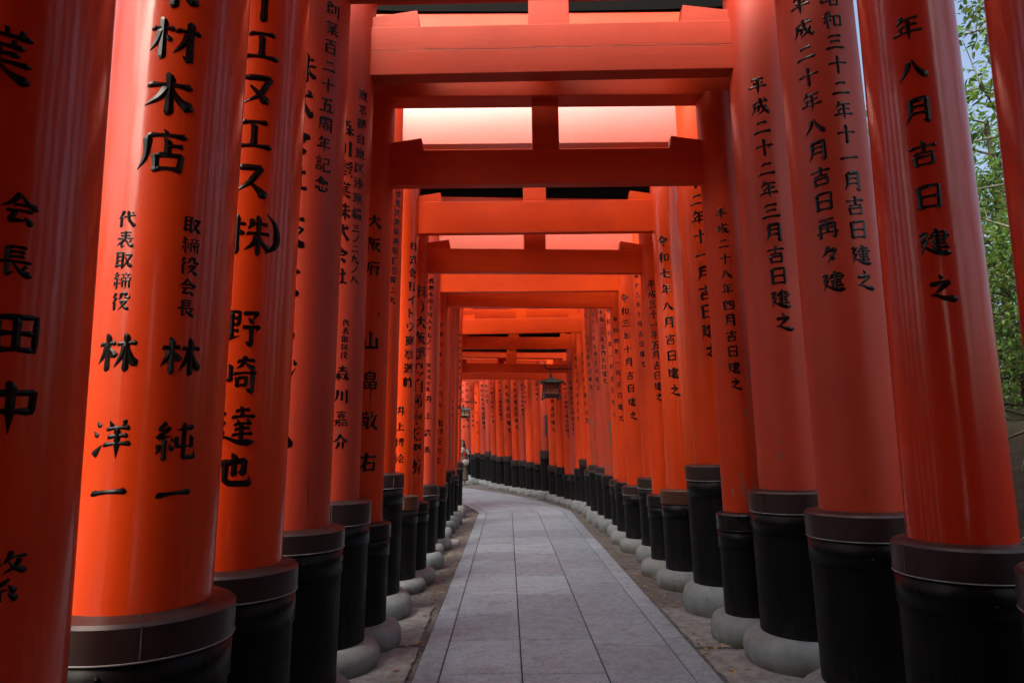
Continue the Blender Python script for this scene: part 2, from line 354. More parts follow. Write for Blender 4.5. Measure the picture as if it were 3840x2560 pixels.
# ------------------------------------------------------------------ brush lettering
# stroke list per character on a 100 x 100 grid (y down): a type letter, then points as xxyy
# h level stroke, v upright, n upright ending in a point, p sweep to a point, d sweep with a heavy foot,
# t dot, r flick, b bent stroke (sharp corner), k bent stroke ending in a hook, K bent stroke ending in a point, c bow
GLYPH = {
'一':'h0654.9446','二':'h2530.7524 h0880.9274','三':'h1822.8016 h2549.7444 h0582.9476','十':'h0645.9438 v5005.5097',
'五':'h1518.8612 v4618.3488 b2550.7446.7088 h0592.9588','四':'v1225.1990 b1225.8820.8288 p4024.3848.2862 k6024.6054.7857 h1985.8282',
'六':'t4406.5222 h0636.9431 p3848.2872.1092 d5850.7570.9090','七':'h0550.9538 k4210.4280.9082.9066','八':'p4022.3055.0590 d4815.6555.9588',
'九':'p3512.3055.0592 k1242.6834.6085.9585.9568','年':'p3204.2820.1336 h3020.8415 h2844.8039 v2844.2868 h0470.9664 n5220.5298',
'月':'p2810.2660.1095 k2810.7807.7892.6284 h2835.7633 h2760.7658','日':'v2012.2290 b2012.8008.7890 h2248.7846 h2284.7882',
'吉':'h0828.9222 v5005.5048 h2050.8046 v2262.2694 b2262.7859.7492 h2690.7488',
'建':'b3822.8016.8046 h3034.9530 h3848.8044 h4060.8257 h3474.9070 v5804.5886 K0522.2618.1046.2644.0692 d0858.2872.5588.9890',
'之':'t4405.5622 K1838.7532.1882 d1872.4078.6288.9892','平':'h2014.8010 t2826.3844 p7224.6042 h0556.9551 n5012.5098',
'成':'h2428.9222 p2428.2265.0594 K2650.4548.4278.3272 k5205.5850.9090.9470 p8245.6872.3895 t7005.8217',
'昭':'v0818.1078 b0818.3616.3476 h1047.3445 h1075.3473 K4818.8814.8252.7048 p6218.5838.4455 v5062.5295 b5062.8659.8492 h5290.8488',
'和':'p4208.3216.1020 h0635.4832 v2814.2898 p2836.1858.0474 t3046.4458 v5832.6085 b5832.9029.8883 h6081.8879',
'再':'h1812.8208 v2030.2098 k2030.8027.8094.6886 h2048.8046 v5012.5072 h0472.9668','々':'p4510.1560 K3232.7528.3590 t4555.6575',
'令':'p5005.3032.0450 d5008.6832.9648 t4238.5850 K2660.7456.5480 t4876.6698',
'大':'h0838.9232 p5008.4455.0595 d5038.7070.9693','阪':'v1010.1297 K1012.3810.2532.4050.2868 h4818.9213 p5018.4860.3494 K5444.8640.4296 d5852.7275.9693',
'府':'t4803.5614 h1820.9215 p2020.1865.0495 p4430.3055 v3848.3896 h4846.9442 k7832.7892.6685 t5456.6470',
'山':'v5010.5088 b1845.1890.8286 v8240.8294','畠':'p5002.4016 v2818.2850 b2818.7615.7450 h3033.7431 h2848.7446 v1862.2097 b1862.8458.8095 v5060.5092 h2078.8075 h2093.8091',
'敬':'h0420.4817 v1808.1828 v3406.3426 p1830.0450 k1638.4636.4288.3280 v1456.1578 b1456.3254.3075 h1575.3073 p6405.5830.4847 h5830.9426 p8230.7065.4096 d5638.7272.9794',
'右':'h0630.9424 p4406.3455.0488 v3456.3696 b3456.8252.7894 h3690.7887',
'森':'h2220.7816 v5003.5046 p4820.3636.1848 d5220.6434.8246 h0462.4859 v2650.2698 p2462.1480.0290 d2866.3676.4484 h5260.9657 v7449.7498 p7260.6480.5092 d7662.8680.9890',
'川':'p2215.2055.0692 v5020.5082 v8210.8298',
'嘉':'h1812.8208 v5002.5024 h2626.7423 v3034.3146 b3034.7032.6846 h3145.6844 t3648.4258 p6450.5858 h0662.9458 k1072.4270.4096.3090 p2866.2282.0698 v5874.6096 b5874.9072.8895 h6093.8892',
'介':'p5004.3035.0452 d5006.7035.9650 p3850.3475.1896 n6650.6698','代':'p3204.2030.0452 v2034.2096 h3438.9628 k5405.6255.9090.9472 t7208.8420',
'表':'h2014.8010 h2430.7627 h0647.9443 v5004.5047 p4848.3065.0484 K3062.3092.4882 p8052.6866 d5050.6875.9692',
'取':'h0412.5410 v1412.1482 h1434.4232 h1456.4254 r0484.5474 v4411.4498 K5624.9020.4896 d5834.7470.9890',
'締':'K2404.1020.2422 K3216.0640.3836 t3438.4048 v2242.2298 p1056.0382 t3254.4070 t6604.7214 h4618.9415 t5620.6032 p8018.7430 h4836.9633 p4836.4452 t9633.9048 v5252.5286 k5252.8850.8886.7880 n7038.7098',
'役':'p2404.1620.0632 p2628.1650.0464 v1850.1898 p5206.5024.3840 k5206.7804.7626.9428.9416 K4450.8446.4096 d4852.6876.9894',
'林':'h0432.4628 v2606.2698 p2432.1558.0280 d2840.3850.4664 h5030.9626 v7204.7298 p7030.6258.4490 d7432.8464.9884',
'洋':'t1010.2224 t0434.1648 r0892.2866 t4408.5224 p8005.7222 h3828.9224 h4247.8843 h3266.9662 n6426.6498',
'純':'K2404.1022.2424 K3416.0642.3838 t3640.4252 v2244.2298 p1058.0382 t3256.4274 p9212.7018.4823 K5038.5062.8860 v8836.8866 k6804.6890.9688.9672',
'会':'p5004.3032.0450 d5006.7032.9646 h3440.6637 h1858.8254 K4258.2686.7280 t6270.8294',
'長':'v3008.3052 h3010.7807 h3024.7421 h3038.7435 h0654.9450 K3254.3292.5080 p8060.6272 d4654.6478.9692',
'材':'h0432.4828 v2606.2698 p2432.1560.0282 t3042.4256 h5030.9826 k7805.7892.6484 p7632.6460.4682',
'木':'h0834.9228 v5005.5096 p4834.3060.0480 d5236.7062.9678','店':'t4803.5614 h1820.9215 p2020.1865.0495 v5824.5858 h5840.8637 v3660.3896 b3660.8457.8094 h3890.8087',
'エ':'h1820.8214 v5020.5080 h0684.9478','ヌ':'K1620.8014.5565.1094 d3040.5462.7686','ス':'K1818.7614.5055.0890 d4855.7072.9092','｜':'v5004.5096',
'）':'c4005.6230.6570.4095','（':'c6005.3830.3570.6095',
'株':'h0430.4226 v2405.2498 p2230.1458.0280 t2638.3852 p5612.4638 h5226.9022 h4448.9644 v7004.7098 p6850.5872.4088 d7250.8270.9882',
'野':'v0810.1044 b0810.4608.4443 v2810.2876 h1027.4425 h1043.4442 h0860.4657 r0484.5070 K5412.9008.7432 t6622.8036 K5448.9644.8658 k7646.7692.6284',
'崎':'v2012.2068 v0430.0470 h0470.3666 v3628.3670 h5018.9214 p7004.6226.4838 d7022.8030.9238 h4250.9846 v5260.5282 b5260.7458.7280 h5280.7278 k8850.8894.7486',
'達':'h4814.8210 v6404.6428 h4030.9626 t5234.5844 p7832.7244 h4648.8844 h4860.8456 h4274.9270 v6446.6486 t1012.2426 K0644.2242.1060.2270.0684 d0682.2680.6092.9890',
'也':'k0836.7824.7462.6056 v5006.5070 k2622.2682.4090.8890.9288.9268','田':'v1418.1690 b1418.8614.8490 v5016.5086 h1652.8449 h1686.8484',
'中':'v1226.1464 b1226.8822.8462 h1460.8457 n5004.5098',
'繁':'p2004.1418.0624 h1614.4612 K1222.1040.4638 h0430.5028 k2222.4420.4044 p6604.6018.5228 h6018.9414 p8218.7432.5246 d6022.7436.9644 K4648.3260.5460 K6656.3078.7474 t6466.7882 v5076.5098 p3482.1896 t6482.8296',
'創':'p3004.1820.0232 d3006.4018.5428 h2024.4022 K1632.4430.4244 h1838.4036 p1632.1465.0490 v1862.2086 b1862.4460.4284 h2082.4280 v6618.6672 k8808.8892.7484',
'業':'v3804.3818 v6004.6018 t2008.2620 p8006.7218 h0622.9418 t3026.3636 p7024.6434 h1638.8435 h2250.7848 h0664.9461 v5034.5098 p4666.3080.0892 d5466.7080.9490',
'百':'h0812.9207 p5012.4426.3634 v2034.2294 b2034.8030.7892 h2260.7858 h2290.7888',
'周':'p1812.1660.0496 k1812.8609.8692.7286 h3028.7225 v5014.5046 h2848.7446 v3660.3784 b3660.6658.6482 h3782.6480',
'記':'h1410.3208 h0424.4422 h1038.3636 h1050.3648 v1064.1290 b1064.3862.3688 h1286.3685 b5216.8812.8646 h5446.8644 k5446.5490.9688.9668',
'念':'p5004.3028.0444 d5006.7028.9640 h3830.6228 K3042.7038.5458 p1664.1086 k3062.3688.7488.7676 t4862.5876 t7860.9080',
'式':'h0830.9424 h1452.4850 v3052.3080 r0890.5480 k6005.6650.9090.9572 t7606.8818','社':'t2204.3216 K0624.4020.0666 v2448.2498 t2842.4058 h5440.9036 v7210.7288 h4888.9686',
'井':'h1230.8826 h0464.9660 p3606.3460.1896 v6805.6898','上':'v4408.4488 h4446.8242 h0690.9486',
'博':'h0434.3830 v2006.2098 h4416.9612 v7004.7052 v4826.4850 b4826.9024.8850 h4838.8836 h4850.8848 h4066.9663 k7856.7892.6686 t5074.5884 t8404.9214',
'絵':'K2404.1022.2424 K3416.0642.3838 t3640.4252 v2244.2298 p1058.0382 t3256.4274 p7006.5830.4444 d7206.8430.9842 h5844.8242 h4860.9656 K6862.5288.8886 t8072.9494',
'武':'h1816.5614 h0832.9426 v3048.3084 v1456.1486 h3064.4862 r0492.5682 k6006.6655.9090.9672 t7808.8820',
'美':'t3004.3816 p7002.6216 h1620.8416 h2234.7831 h0648.9445 v5016.5048 h1662.8859 p5050.4075.0696 d5262.7080.9692',
'京':'t4604.5416 h0822.9217 v2832.3054 b2832.7230.7052 h3052.7050 k5052.5094.3886 p3064.1486 t6862.8884','ジ':'t1420.3032 t0644.2256 r1894.6070.9024 t6804.7420 t8400.9016','ム':'K4210.1584.8276 t7050.9094',
'再':'h1812.8208 v2030.2098 k2030.8027.8094.6686 h2048.8046 v5012.5072 h0472.9668',
}
PROF = {'h': ((0, .62), (.08, 1.0), (.25, .66), (.6, .62), (.82, .85), (.92, 1.12), (1, .35)), 'v': ((0, .55), (.08, 1.15), (.2, .9), (.7, .86), (.92, 1.05), (1, .5)),
        'n': ((0, .55), (.08, 1.15), (.2, .9), (.6, .86), (1, .06)), 'p': ((0, .6), (.1, 1.15), (.35, .92), (.7, .6), (1, .06)),
        'd': ((0, .3), (.3, .62), (.62, 1.05), (.8, 1.4), (.88, 1.15), (1, .08)), 't': ((0, .15), (.4, .85), (.75, 1.35), (.92, 1.1), (1, .4)),
        'r': ((0, 1.15), (.3, .95), (1, .06)), 'b': ((0, .6), (.06, 1.0), (.4, .74), (.75, .95), (.94, .95), (1, .55)),
        'k': ((0, .6), (.06, 1.1), (.4, .88), (.75, .95), (.86, 1.1), (1, .05)), 'K': ((0, .6), (.08, .95), (.4, .8), (.6, .9), (1, .07)),
        'c': ((0, .08), (.3, .7), (.55, 1.0), (.8, .6), (1, .08))}
def prof_at(ty, s):
    p = PROF[ty]
    for (a, x), (b, y) in zip(p, p[1:]):
        if s <= b: return x + (y - x) * (s - a) / (b - a)
    return p[-1][1]
def sample_stroke(ty, pts, n):
    P = [Vector((float(a), float(b))) for a, b in pts]
    if ty in 'pdtrc' and len(P) > 2:         # smooth sweep
        Q = [P[0] * 2 - P[1]] + P + [P[-1] * 2 - P[-2]]
        D = []
        for i in range(1, len(Q) - 2):
            for k in range(6):
                u = k / 6
                a, b, c, d = Q[i - 1], Q[i], Q[i + 1], Q[i + 2]
                D.append(0.5 * ((2 * b) + (c - a) * u + (2 * a - 5 * b + 4 * c - d) * u * u + (3 * b - a - 3 * c + d) * u ** 3))
        D.append(P[-1]); P = D
    elif ty in 'hp' and len(P) == 2:         # slight bow
        mid = (P[0] + P[1]) / 2 + Vector((0, -1.6 if ty == 'h' else 0)) + (Vector((3, 3)) if ty == 'p' else Vector((0, 0)))
        P = [P[0], (P[0] * .56 + mid * .44) * 1.0, mid, (P[1] * .56 + mid * .44), P[1]] if ty == 'h' else [P[0], mid, P[1]]
    L = [0.0]
    for a, b in zip(P, P[1:]): L.append(L[-1] + (b - a).length)
    tot = L[-1] or 1.0
    cuts = sorted(set([i / n for i in range(n + 1)] + [l / tot for l in L[1:-1]]))
    out = []
    for s in cuts:
        d = s * tot
        for i in range(len(P) - 1):
            if d <= L[i + 1] + 1e-9:
                u = (d - L[i]) / max(L[i + 1] - L[i], 1e-9)
                out.append((s, P[i].lerp(P[i + 1], min(1, u)))); break
    return out, tot
_gl = {}
def brush_glyph(ch, fine):
    key = (ch, fine)
    if key in _gl: return _gl[key]
    strokes = GLYPH[ch].split(' ')
    ns = len(strokes)
    wide = 18.5 if ns <= 5 else 16.0 if ns <= 9 else 12.6 if ns <= 13 else 10.4
    if ch in '一二三十': wide = 16.0
    V, F = [], []
    for st in strokes:
        ty = st[0]
        pts = [(int(q[:2]), int(q[2:])) for q in st[1:].split('.')]
        sm, tot = sample_stroke(ty, pts, 14 if fine else 7)
        w = wide * (0.80 if ty in 'hb' and ch not in '一二三' else 1.0)
        w = min(w, tot * 0.5)
        base = len(V)
        cs = [c for _, c in sm]
        for i, (s, c) in enumerate(sm):
            d = (cs[min(i + 1, len(cs) - 1)] - cs[max(i - 1, 0)])
            d = d.normalized() if d.length > 1e-6 else Vector((1, 0))
            nrm = Vector((-d.y, d.x))
            hw = w * 0.5 * prof_at(ty, s)
            skew = d * (hw * (0.55 if s < .1 else -0.35 if s > .95 and ty in 'hv' else 0.0))   # slanted brush entry
            V += [(c - nrm * hw + (skew if ty in 'hvnb' else Vector((0, 0))), 0.0), (c, 0.22 * hw), (c + nrm * hw - (skew if ty in 'hvnb' else Vector((0, 0))), 0.0)]
        for i in range(len(sm) - 1):
            a = base + i * 3
            F += [(a, a + 3, a + 4, a + 1), (a + 1, a + 4, a + 5, a + 2)]
        e = base + (len(sm) - 1) * 3
        F += [(base, base + 1, base + 2), (e, e + 2, e + 1)]
    _gl[key] = ([((p.x - 50) / 100, (50 - p.y) / 100, max(0.0, h) / 100) for p, h in V], F)
    return _gl[key]
def font_glyph(ch):
    if ch in _gl: return _gl[ch]
    cu = bpy.data.curves.new('letter', 'FONT')
    cu.body = ch
    cu.offset = 0.026
    cu.resolution_u = 2
    cu.fill_mode = 'FRONT'
    ob = bpy.data.objects.new('letter', cu)
    COL.objects.link(ob)
    bpy.context.view_layer.update()
    me = bpy.data.meshes.new_from_object(ob.evaluated_get(bpy.context.evaluated_depsgraph_get()))
    xs = [v.co.x for v in me.vertices]; ys = [v.co.y for v in me.vertices]
    s = 1.02
    if xs:
        cx, cy = (min(xs) + max(xs)) / 2, (min(ys) + max(ys)) / 2
        V = []
        for v in me.vertices:
            x, y = (v.co.x - cx) * s, (v.co.y - cy) * s
            V.append((x, y + x * 0.07, 0.006))
        F = [tuple(p.vertices) for p in me.polygons]
    else:
        V, F = [], []
    bpy.data.objects.remove(ob); bpy.data.curves.remove(cu); bpy.data.meshes.remove(me)
    _gl[ch] = (V, F)
    return _gl[ch]
def inscription(parent, segs, rfun):
    mb = MB()
    for (text, t0, z0, t1, z1, size) in segs:
        if abs(t1 - t0) > PI: t1 += -2 * PI if t1 > t0 else 2 * PI
        n = len(text)
        for i, ch in enumerate(text):
            u = i / (n - 1) if n > 1 else 0.0
            th, z = t0 + (t1 - t0) * u, z0 + (z1 - z0) * u
            V, F = brush_glyph(ch, size > 0.12) if ch in GLYPH else font_glyph(ch)
            vs_ = []
            for (x, y, h) in V:
                zz = z + y * size
                r = rfun(zz)
                a = th + x * size / r
                rr = r + 0.0012 + h * size * 1.3
                vs_.append((rr * math.cos(a), rr * math.sin(a), zz))
            mb.add(vs_, F, 0, False)
    return mb.build('inscription', M_INK, parent)

# ------------------------------------------------------------------ torii gates
GATES = {
 -1: dict(c=(0.39, 1.706), rot=0.0, half=1.71, r=(0.24, 0.24), rc=(0.3, 0.3), ct=(0.8, 0.8), rg=(0.67, 0.67), sb=(0.2, 0.2), nb=4.5, nh=0.36,
   L=[('業', -1.02, 2.524, -1.02, 2.524, 0.158), ('会', -0.708, 2.154, -0.708, 2.154, 0.083), ('長', -0.711, 2.028, -0.711, 2.028, 0.08), ('田', -0.643, 1.86, -0.643, 1.86, 0.111), ('中', -0.644, 1.69, -0.644, 1.69, 0.125), ('繁', -0.598, 1.317, -0.598, 1.317, 0.117)],
   R=[]),
 0: dict(c=(0.382, 2.461), rot=-0.0584, half=1.72, r=(0.25, 0.235), rc=(0.333, 0.334), ct=(1.048, 1.13), rg=(0.933, 0.993), sb=(0.2, 0.2), nb=4.5, nh=0.34,
   L=[('木', -1.195, 3.283, -1.195, 3.283, 0.179), ('材木店', -1.134, 3.079, -1.175, 2.646, 0.175), ('代表取締役', -1.584, 2.387, -1.571, 2.092, 0.065), ('取締役会長', -0.707, 2.39, -0.71, 2.085, 0.065), ('林', -1.547, 1.917, -1.547, 1.917, 0.138), ('林', -0.719, 1.913, -0.719, 1.913, 0.138), ('洋', -1.52, 1.627, -1.52, 1.627, 0.138), ('純', -0.702, 1.618, -0.702, 1.618, 0.138), ('一', -1.498, 1.449, -1.498, 1.449, 0.131), ('一', -0.683, 1.441, -0.683, 1.441, 0.131)],
   R=[]),
 1: dict(c=(0.379, 3.289), rot=-0.0319, half=1.709, r=(0.245, 0.222), rc=(0.323, 0.293), ct=(1.042, 1.119), rg=(0.927, 0.981), sb=(0.2, 0.2), nb=4.52, nh=0.34,
   L=[('｜', -1.143, 3.763, -1.143, 3.763, 0.209), ('エヌエス', -1.141, 3.54, -1.205, 2.846, 0.189), ('株', -1.155, 2.581, -1.155, 2.581, 0.205), ('）', -0.755, 2.596, -0.755, 2.596, 0.219), ('（', -1.526, 2.57, -1.526, 2.57, 0.219), ('野', -1.193, 2.133, -1.193, 2.133, 0.18), ('崎', -1.216, 1.921, -1.216, 1.921, 0.182), ('達', -1.172, 1.688, -1.172, 1.688, 0.18), ('也', -1.153, 1.492, -1.153, 1.492, 0.155)],
   R=[('十年八月吉日建之', -2.113, 3.775, -1.988, 2.267, 0.137)]),
 2: dict(c=(0.39, 4.183), rot=-0.024, half=1.72, r=0.245, rc=(0.339, 0.329), ct=(1.105, 1.167), rg=(0.995, 1.026), sb=(0.2, 0.2), nb=4.56, nh=0.34,
   L=[('創業百二十五周年記念', -0.733, 4.371, -0.832, 3.187, 0.105), ('株式会社', -1.54, 3.927, -1.602, 3.213, 0.205), ('阪京', -1.609, 2.864, -1.643, 2.547, 0.218), ('ス', -1.658, 2.297, -1.658, 2.297, 0.196), ('ジム', -1.592, 1.987, -1.621, 1.672, 0.206)],
   R=[('昭和三十二年十一月吉日建之', -1.589, 4.321, -1.456, 2.509, 0.129), ('平成二十年八月吉日再々建', -2.353, 4.318, -2.176, 2.514, 0.134)]),
 3: dict(c=(0.377, 5.185), rot=-0.0202, half=1.732, r=0.235, rc=(0.328, 0.318), ct=(1.183, 1.218), rg=(1.023, 1.071), sb=(0.18, 0.217), nb=4.526, nh=0.417,
   L=[('東京都台東区浅草橋', -0.632, 4.328, -0.709, 3.347, 0.091), ('三ノ二九ノ八', -0.72, 3.228, -0.709, 2.832, 0.076), ('森川産業株式会社', -1.243, 4.021, -1.264, 2.843, 0.141), ('代表取締役', -0.944, 2.49, -0.97, 2.244, 0.055), ('森川嘉介', -0.989, 2.115, -0.964, 1.613, 0.116)],
   R=[('平成二十二年三月吉日建之', -1.958, 4.299, -1.781, 2.444, 0.149)]),
 4: dict(c=(0.366, 5.72), rot=0.0, half=1.561, r=0.163, rc=(0.235, 0.221), ct=(0.965, 1.0), rg=(0.858, 0.877), sb=(0.187, 0.209), nb=3.805, nh=0.316,
   L=[('大阪府', -1.317, 3.449, -1.293, 3.045, 0.133), ('山畠敬右', -1.264, 2.438, -1.187, 1.449, 0.164)],
   R=[('平成二十八年四月吉日建之', -1.911, 3.487, -1.815, 2.041, 0.106)]),
 5: dict(c=(0.357, 6.65), rot=0.0, half=1.653, r=0.215, rc=(0.304, 0.305), ct=(1.314, 1.351), rg=(1.184, 1.214), sb=(0.222, 0.261), nb=4.587, nh=0.5,
   L=[('伏見区深草神明講谷町二九', -0.544, 4.054, -0.699, 2.971, 0.081)],
   R=[('十二年十一月吉日建之', -1.947, 4.122, -1.743, 2.429, 0.158)]),
 6: dict(c=(0.353, 7.78), rot=0.0, half=1.594, r=0.17, rc=(0.245, 0.246), ct=(1.024, 1.044), rg=(0.874, 0.896), sb=(0.133, 0.186), nb=4.011, nh=0.385,
   L=[('株式会社イトウ商事運輸', -0.701, 3.845, -0.892, 2.267, 0.119), ('井上博絵', -1.32, 1.95, -1.364, 1.426, 0.106)],
   R=[('令和七年八月吉日建之', -2.13, 3.866, -1.897, 2.14, 0.134)]),
 7: dict(c=(0.368, 8.3), rot=0.0657, half=1.524, r=0.15, rc=(0.223, 0.219), ct=(0.912, 0.941), rg=(0.847, 0.822), sb=(0.159, 0.188), nb=3.658, nh=0.3,
   L=[('株）大阪郡島自動車練習所', -0.965, 3.405, -1.2, 1.314, 0.165)],
   R=[('平成三十一年五月吉日建之', -1.948, 3.494, -1.849, 2.108, 0.112)]),
 8: dict(c=(0.425, 9.2), rot=0.0648, half=1.544, r=0.155, rc=(0.204, 0.236), ct=(1.053, 1.09), rg=(0.925, 0.958), sb=(0.198, 0.213), nb=4.131, nh=0.345,
   L=[('県厚木市下川入十七ノ一', -1.208, 3.737, -1.331, 2.822, 0.076), ('取締役会長', -1.255, 2.602, -1.279, 2.286, 0.063), ('井上武美', -1.18, 2.161, -1.222, 1.502, 0.097)],
   R=[('成十三年十月吉日建之', -2.576, 3.838, -2.318, 2.609, 0.086)]),
 9: dict(c=(0.354, 10.175), rot=0.0162, half=1.543, r=0.15, rc=(0.191, 0.223), ct=(0.934, 0.931), rg=(0.834, 0.806), sb=(0.153, 0.187), nb=3.834, nh=0.285,
   L=[],
   R=[('令和三年十月吉日建之', -2.145, 3.707, -1.841, 1.949, 0.13)]),
 10: dict(c=(0.377, 10.74), rot=0.0939, half=1.493, r=0.14, rc=(0.183, 0.206), ct=(0.936, 0.943), rg=(0.864, 0.835), sb=(0.168, 0.202), nb=3.7, nh=0.298,
   L=[('京都府木ノ一', -1.338, 3.402, -1.357, 2.621, 0.081), ('佐野文', -1.284, 2.487, -1.329, 2.167, 0.094), ('祇園坂の上', -1.232, 1.889, -1.284, 1.327, 0.119)],
   R=[('令和四年一月吉日建之', -2.319, 3.506, -2.175, 1.935, 0.097)]),
 11: dict(c=(0.366, 11.75), rot=0.0, half=1.555, r=0.14, rc=(0.176, 0.213), ct=(0.916, 0.935), rg=(0.82, 0.848), sb=(0.185, 0.188), nb=4.02, nh=0.28,
   L=[('大阪市木下', -1.119, 3.6, -1.114, 2.882, 0.067)],
   R=[('令和六年一月吉日建之', -2.482, 3.827, -2.129, 2.03, 0.112)]),
 12: dict(c=(0.346, 12.4), rot=0.0, half=1.522, r=0.14, rc=(0.18, 0.202), ct=(1.081, 0.969), rg=(0.99, 0.862), sb=(0.217, 0.214), nb=4.1, nh=0.28,
   L=[],
   R=[('平成二十年五月吉日建之', -2.272, 3.9, -2.16, 2.658, 0.103)]),
 13: dict(c=(0.331, 13.05), rot=0.0, half=1.501, r=0.14, rc=(0.181, 0.197), ct=(1.078, 1.091), rg=(0.981, 0.978), sb=(0.245, 0.212), nb=4.2, nh=0.28,
   L=[('東京都港区二丁目三十番八', -1.003, 4.044, -0.956, 2.917, 0.058), ('中野鈴子', -0.615, 2.365, -0.526, 1.971, 0.058)],
   R=[('二十六年七月吉日建之', -2.647, 4.005, -2.28, 2.584, 0.092)]),
 14: dict(c=(0.318, 13.7), rot=0.0, half=1.462, r=0.14, rc=(0.183, 0.2), ct=(0.958, 1.11), rg=(0.865, 0.991), sb=(0.25, 0.226), nb=4.3, nh=0.28,
   L=[],
   R=[('成二十七年八月吉日建之', -2.975, 4.117, -2.234, 2.653, 0.096)]),
 15: dict(c=(0.334, 14.85), rot=-0.0335, half=1.491, r=0.14, rc=(0.205, 0.2), ct=(1.158, 0.98), rg=(1.038, 0.871), sb=(0.256, 0.214), nb=3.934, nh=0.33,
   L=[('神奈川区白木八丁目二十番一', -0.928, 3.908, -0.734, 2.19, 0.076)],
   R=[('明支部創立七十周年記念', 3.066, 3.793, -2.406, 2.012, 0.113)]),
 16: dict(c=(0.254, 15.53), rot=-0.02, half=1.51, r=0.13, rc=0.181, ct=(1.174, 1.174), rg=(1.058, 1.058), sb=(0.242, 0.242), nb=4.15, nh=0.45,
   L=[],
   R=[]),
 17: dict(c=(0.174, 16.018), rot=0.0798, half=1.555, r=0.14, rc=0.196, ct=(0.947, 0.947), rg=(0.838, 0.838), sb=(0.217, 0.217), nb=3.749, nh=0.272,
   L=[],
   R=[('令和三年一月吉日建之', -2.038, 3.493, -1.807, 1.929, 0.102)]),
 18: dict(c=(0.118, 16.48), rot=0.152, half=1.55, r=0.14, rc=0.182, ct=(0.781, 0.781), rg=(0.689, 0.689), sb=(0.178, 0.178), nb=3.23, nh=0.215,
   L=[],
   R=[('平成二十年二月吉日建之', -2.277, 2.987, -1.97, 1.739, 0.095)]),
 19: dict(c=(0.046, 17.194), rot=0.1928, half=1.55, r=0.14, rc=0.195, ct=(0.756, 0.756), rg=(0.649, 0.649), sb=(0.147, 0.147), nb=3.13, nh=0.2,
   L=[],
   R=[('昭和二十四年十月吉日建之', -2.254, 3.02, -1.989, 1.721, 0.094)]),
 20: dict(c=(-0.105, 17.505), rot=0.2399, half=1.55, r=0.14, rc=0.196, ct=(0.917, 0.917), rg=(0.807, 0.807), sb=(0.171, 0.171), nb=3.18, nh=0.18,
   L=[],
   R=[]),
 21: dict(c=(-0.247, 18.174), rot=0.2687, half=1.55, r=0.14, rc=0.187, ct=(0.939, 0.939), rg=(0.83, 0.83), sb=(0.184, 0.184), nb=3.75, nh=0.25,
   L=[],
   R=[('月吉日建之', -1.87, 2.635, -1.8, 1.889, 0.117)]),
 22: dict(c=(-0.425, 18.68), rot=0.269, half=1.55, r=0.14, rc=0.195, ct=(1.327, 1.327), rg=(1.16, 1.16), sb=(0.23, 0.23), nb=3.78, nh=0.25,
   L=[],
   R=[]),
 23: dict(c=(-0.588, 19.48), rot=0.2812, half=1.55, r=0.14, rc=0.184, ct=(0.941, 0.941), rg=(0.836, 0.836), sb=(0.197, 0.197), nb=3.81, nh=0.25,
   L=[],
   R=[('吉日建之', -1.891, 3.208, -1.955, 2.798, 0.101)]),
 24: dict(c=(-0.799, 20.021), rot=0.2907, half=1.55, r=0.14, rc=0.191, ct=(0.982, 0.982), rg=(0.868, 0.868), sb=(0.186, 0.186), nb=3.75, nh=0.25,
   L=[],
   R=[('月吉日建之', -3.02, 3.179, -2.888, 2.594, 0.091)]),
 25: dict(c=(-0.966, 20.665), rot=0.3207, half=1.55, r=0.14, rc=0.188, ct=(1.008, 1.008), rg=(0.899, 0.899), sb=(0.179, 0.179), nb=3.78, nh=0.25,
   L=[],
   R=[('年十一月吉日建之', -2.035, 3.295, -1.939, 2.412, 0.094)]),
 26: dict(c=(-1.183, 21.215), rot=0.3312, half=1.55, r=0.14, rc=0.195, ct=(1.004, 1.004), rg=(0.89, 0.89), sb=(0.17, 0.17), nb=3.81, nh=0.25,
   L=[],
   R=[('三年十月吉日建之', -2.035, 3.364, -1.715, 2.042, 0.124)]),
 27: dict(c=(-1.41, 21.956), rot=0.3569, half=1.55, r=0.14, rc=0.19, ct=(1.112, 1.112), rg=(0.986, 0.986), sb=(0.163, 0.163), nb=3.75, nh=0.25,
   L=[],
   R=[('年九月吉日建之', -2.144, 3.338, -1.695, 1.949, 0.157)]),
 28: dict(c=(-1.715, 22.686), rot=0.2892, half=1.55, r=0.14, rc=0.184, ct=(1.087, 1.087), rg=(0.972, 0.972), sb=(0.182, 0.182), nb=3.78, nh=0.25,
   L=[],
   R=[('十一年十一月吉日建之', -1.8, 3.537, -1.564, 2.353, 0.117)]),
 29: dict(c=(-1.929, 23.265), rot=0.2612, half=1.55, r=0.14, rc=0.185, ct=(1.137, 1.137), rg=(1.019, 1.019), sb=(0.195, 0.195), nb=3.81, nh=0.25,
   L=[],
   R=[('創業四千参百年記念', -2.603, 3.559, -2.133, 2.27, 0.12)]),
 30: dict(c=(-2.141, 24.43), rot=0.2693, half=1.55, r=0.14, rc=0.187, ct=(1.239, 1.239), rg=(1.101, 1.101), sb=(0.188, 0.188), nb=3.75, nh=0.25,
   L=[],
   R=[('周年記念', -2.501, 3.563, -2.257, 3.041, 0.126)]),
 31: dict(c=(-2.39, 25.596), rot=0.246, half=1.55, r=0.14, rc=0.181, ct=(1.119, 1.119), rg=(0.984, 0.984), sb=(0.173, 0.173), nb=4.09, nh=0.25,
   L=[],
   R=[('令和六年八月吉日建之', -2.099, 3.676, -1.627, 2.113, 0.132)]),
 32: dict(c=(-2.597, 25.881), rot=0.2533, half=1.55, r=0.14, rc=0.181, ct=(1.167, 1.167), rg=(1.028, 1.028), sb=(0.191, 0.191), nb=4.05, nh=0.25,
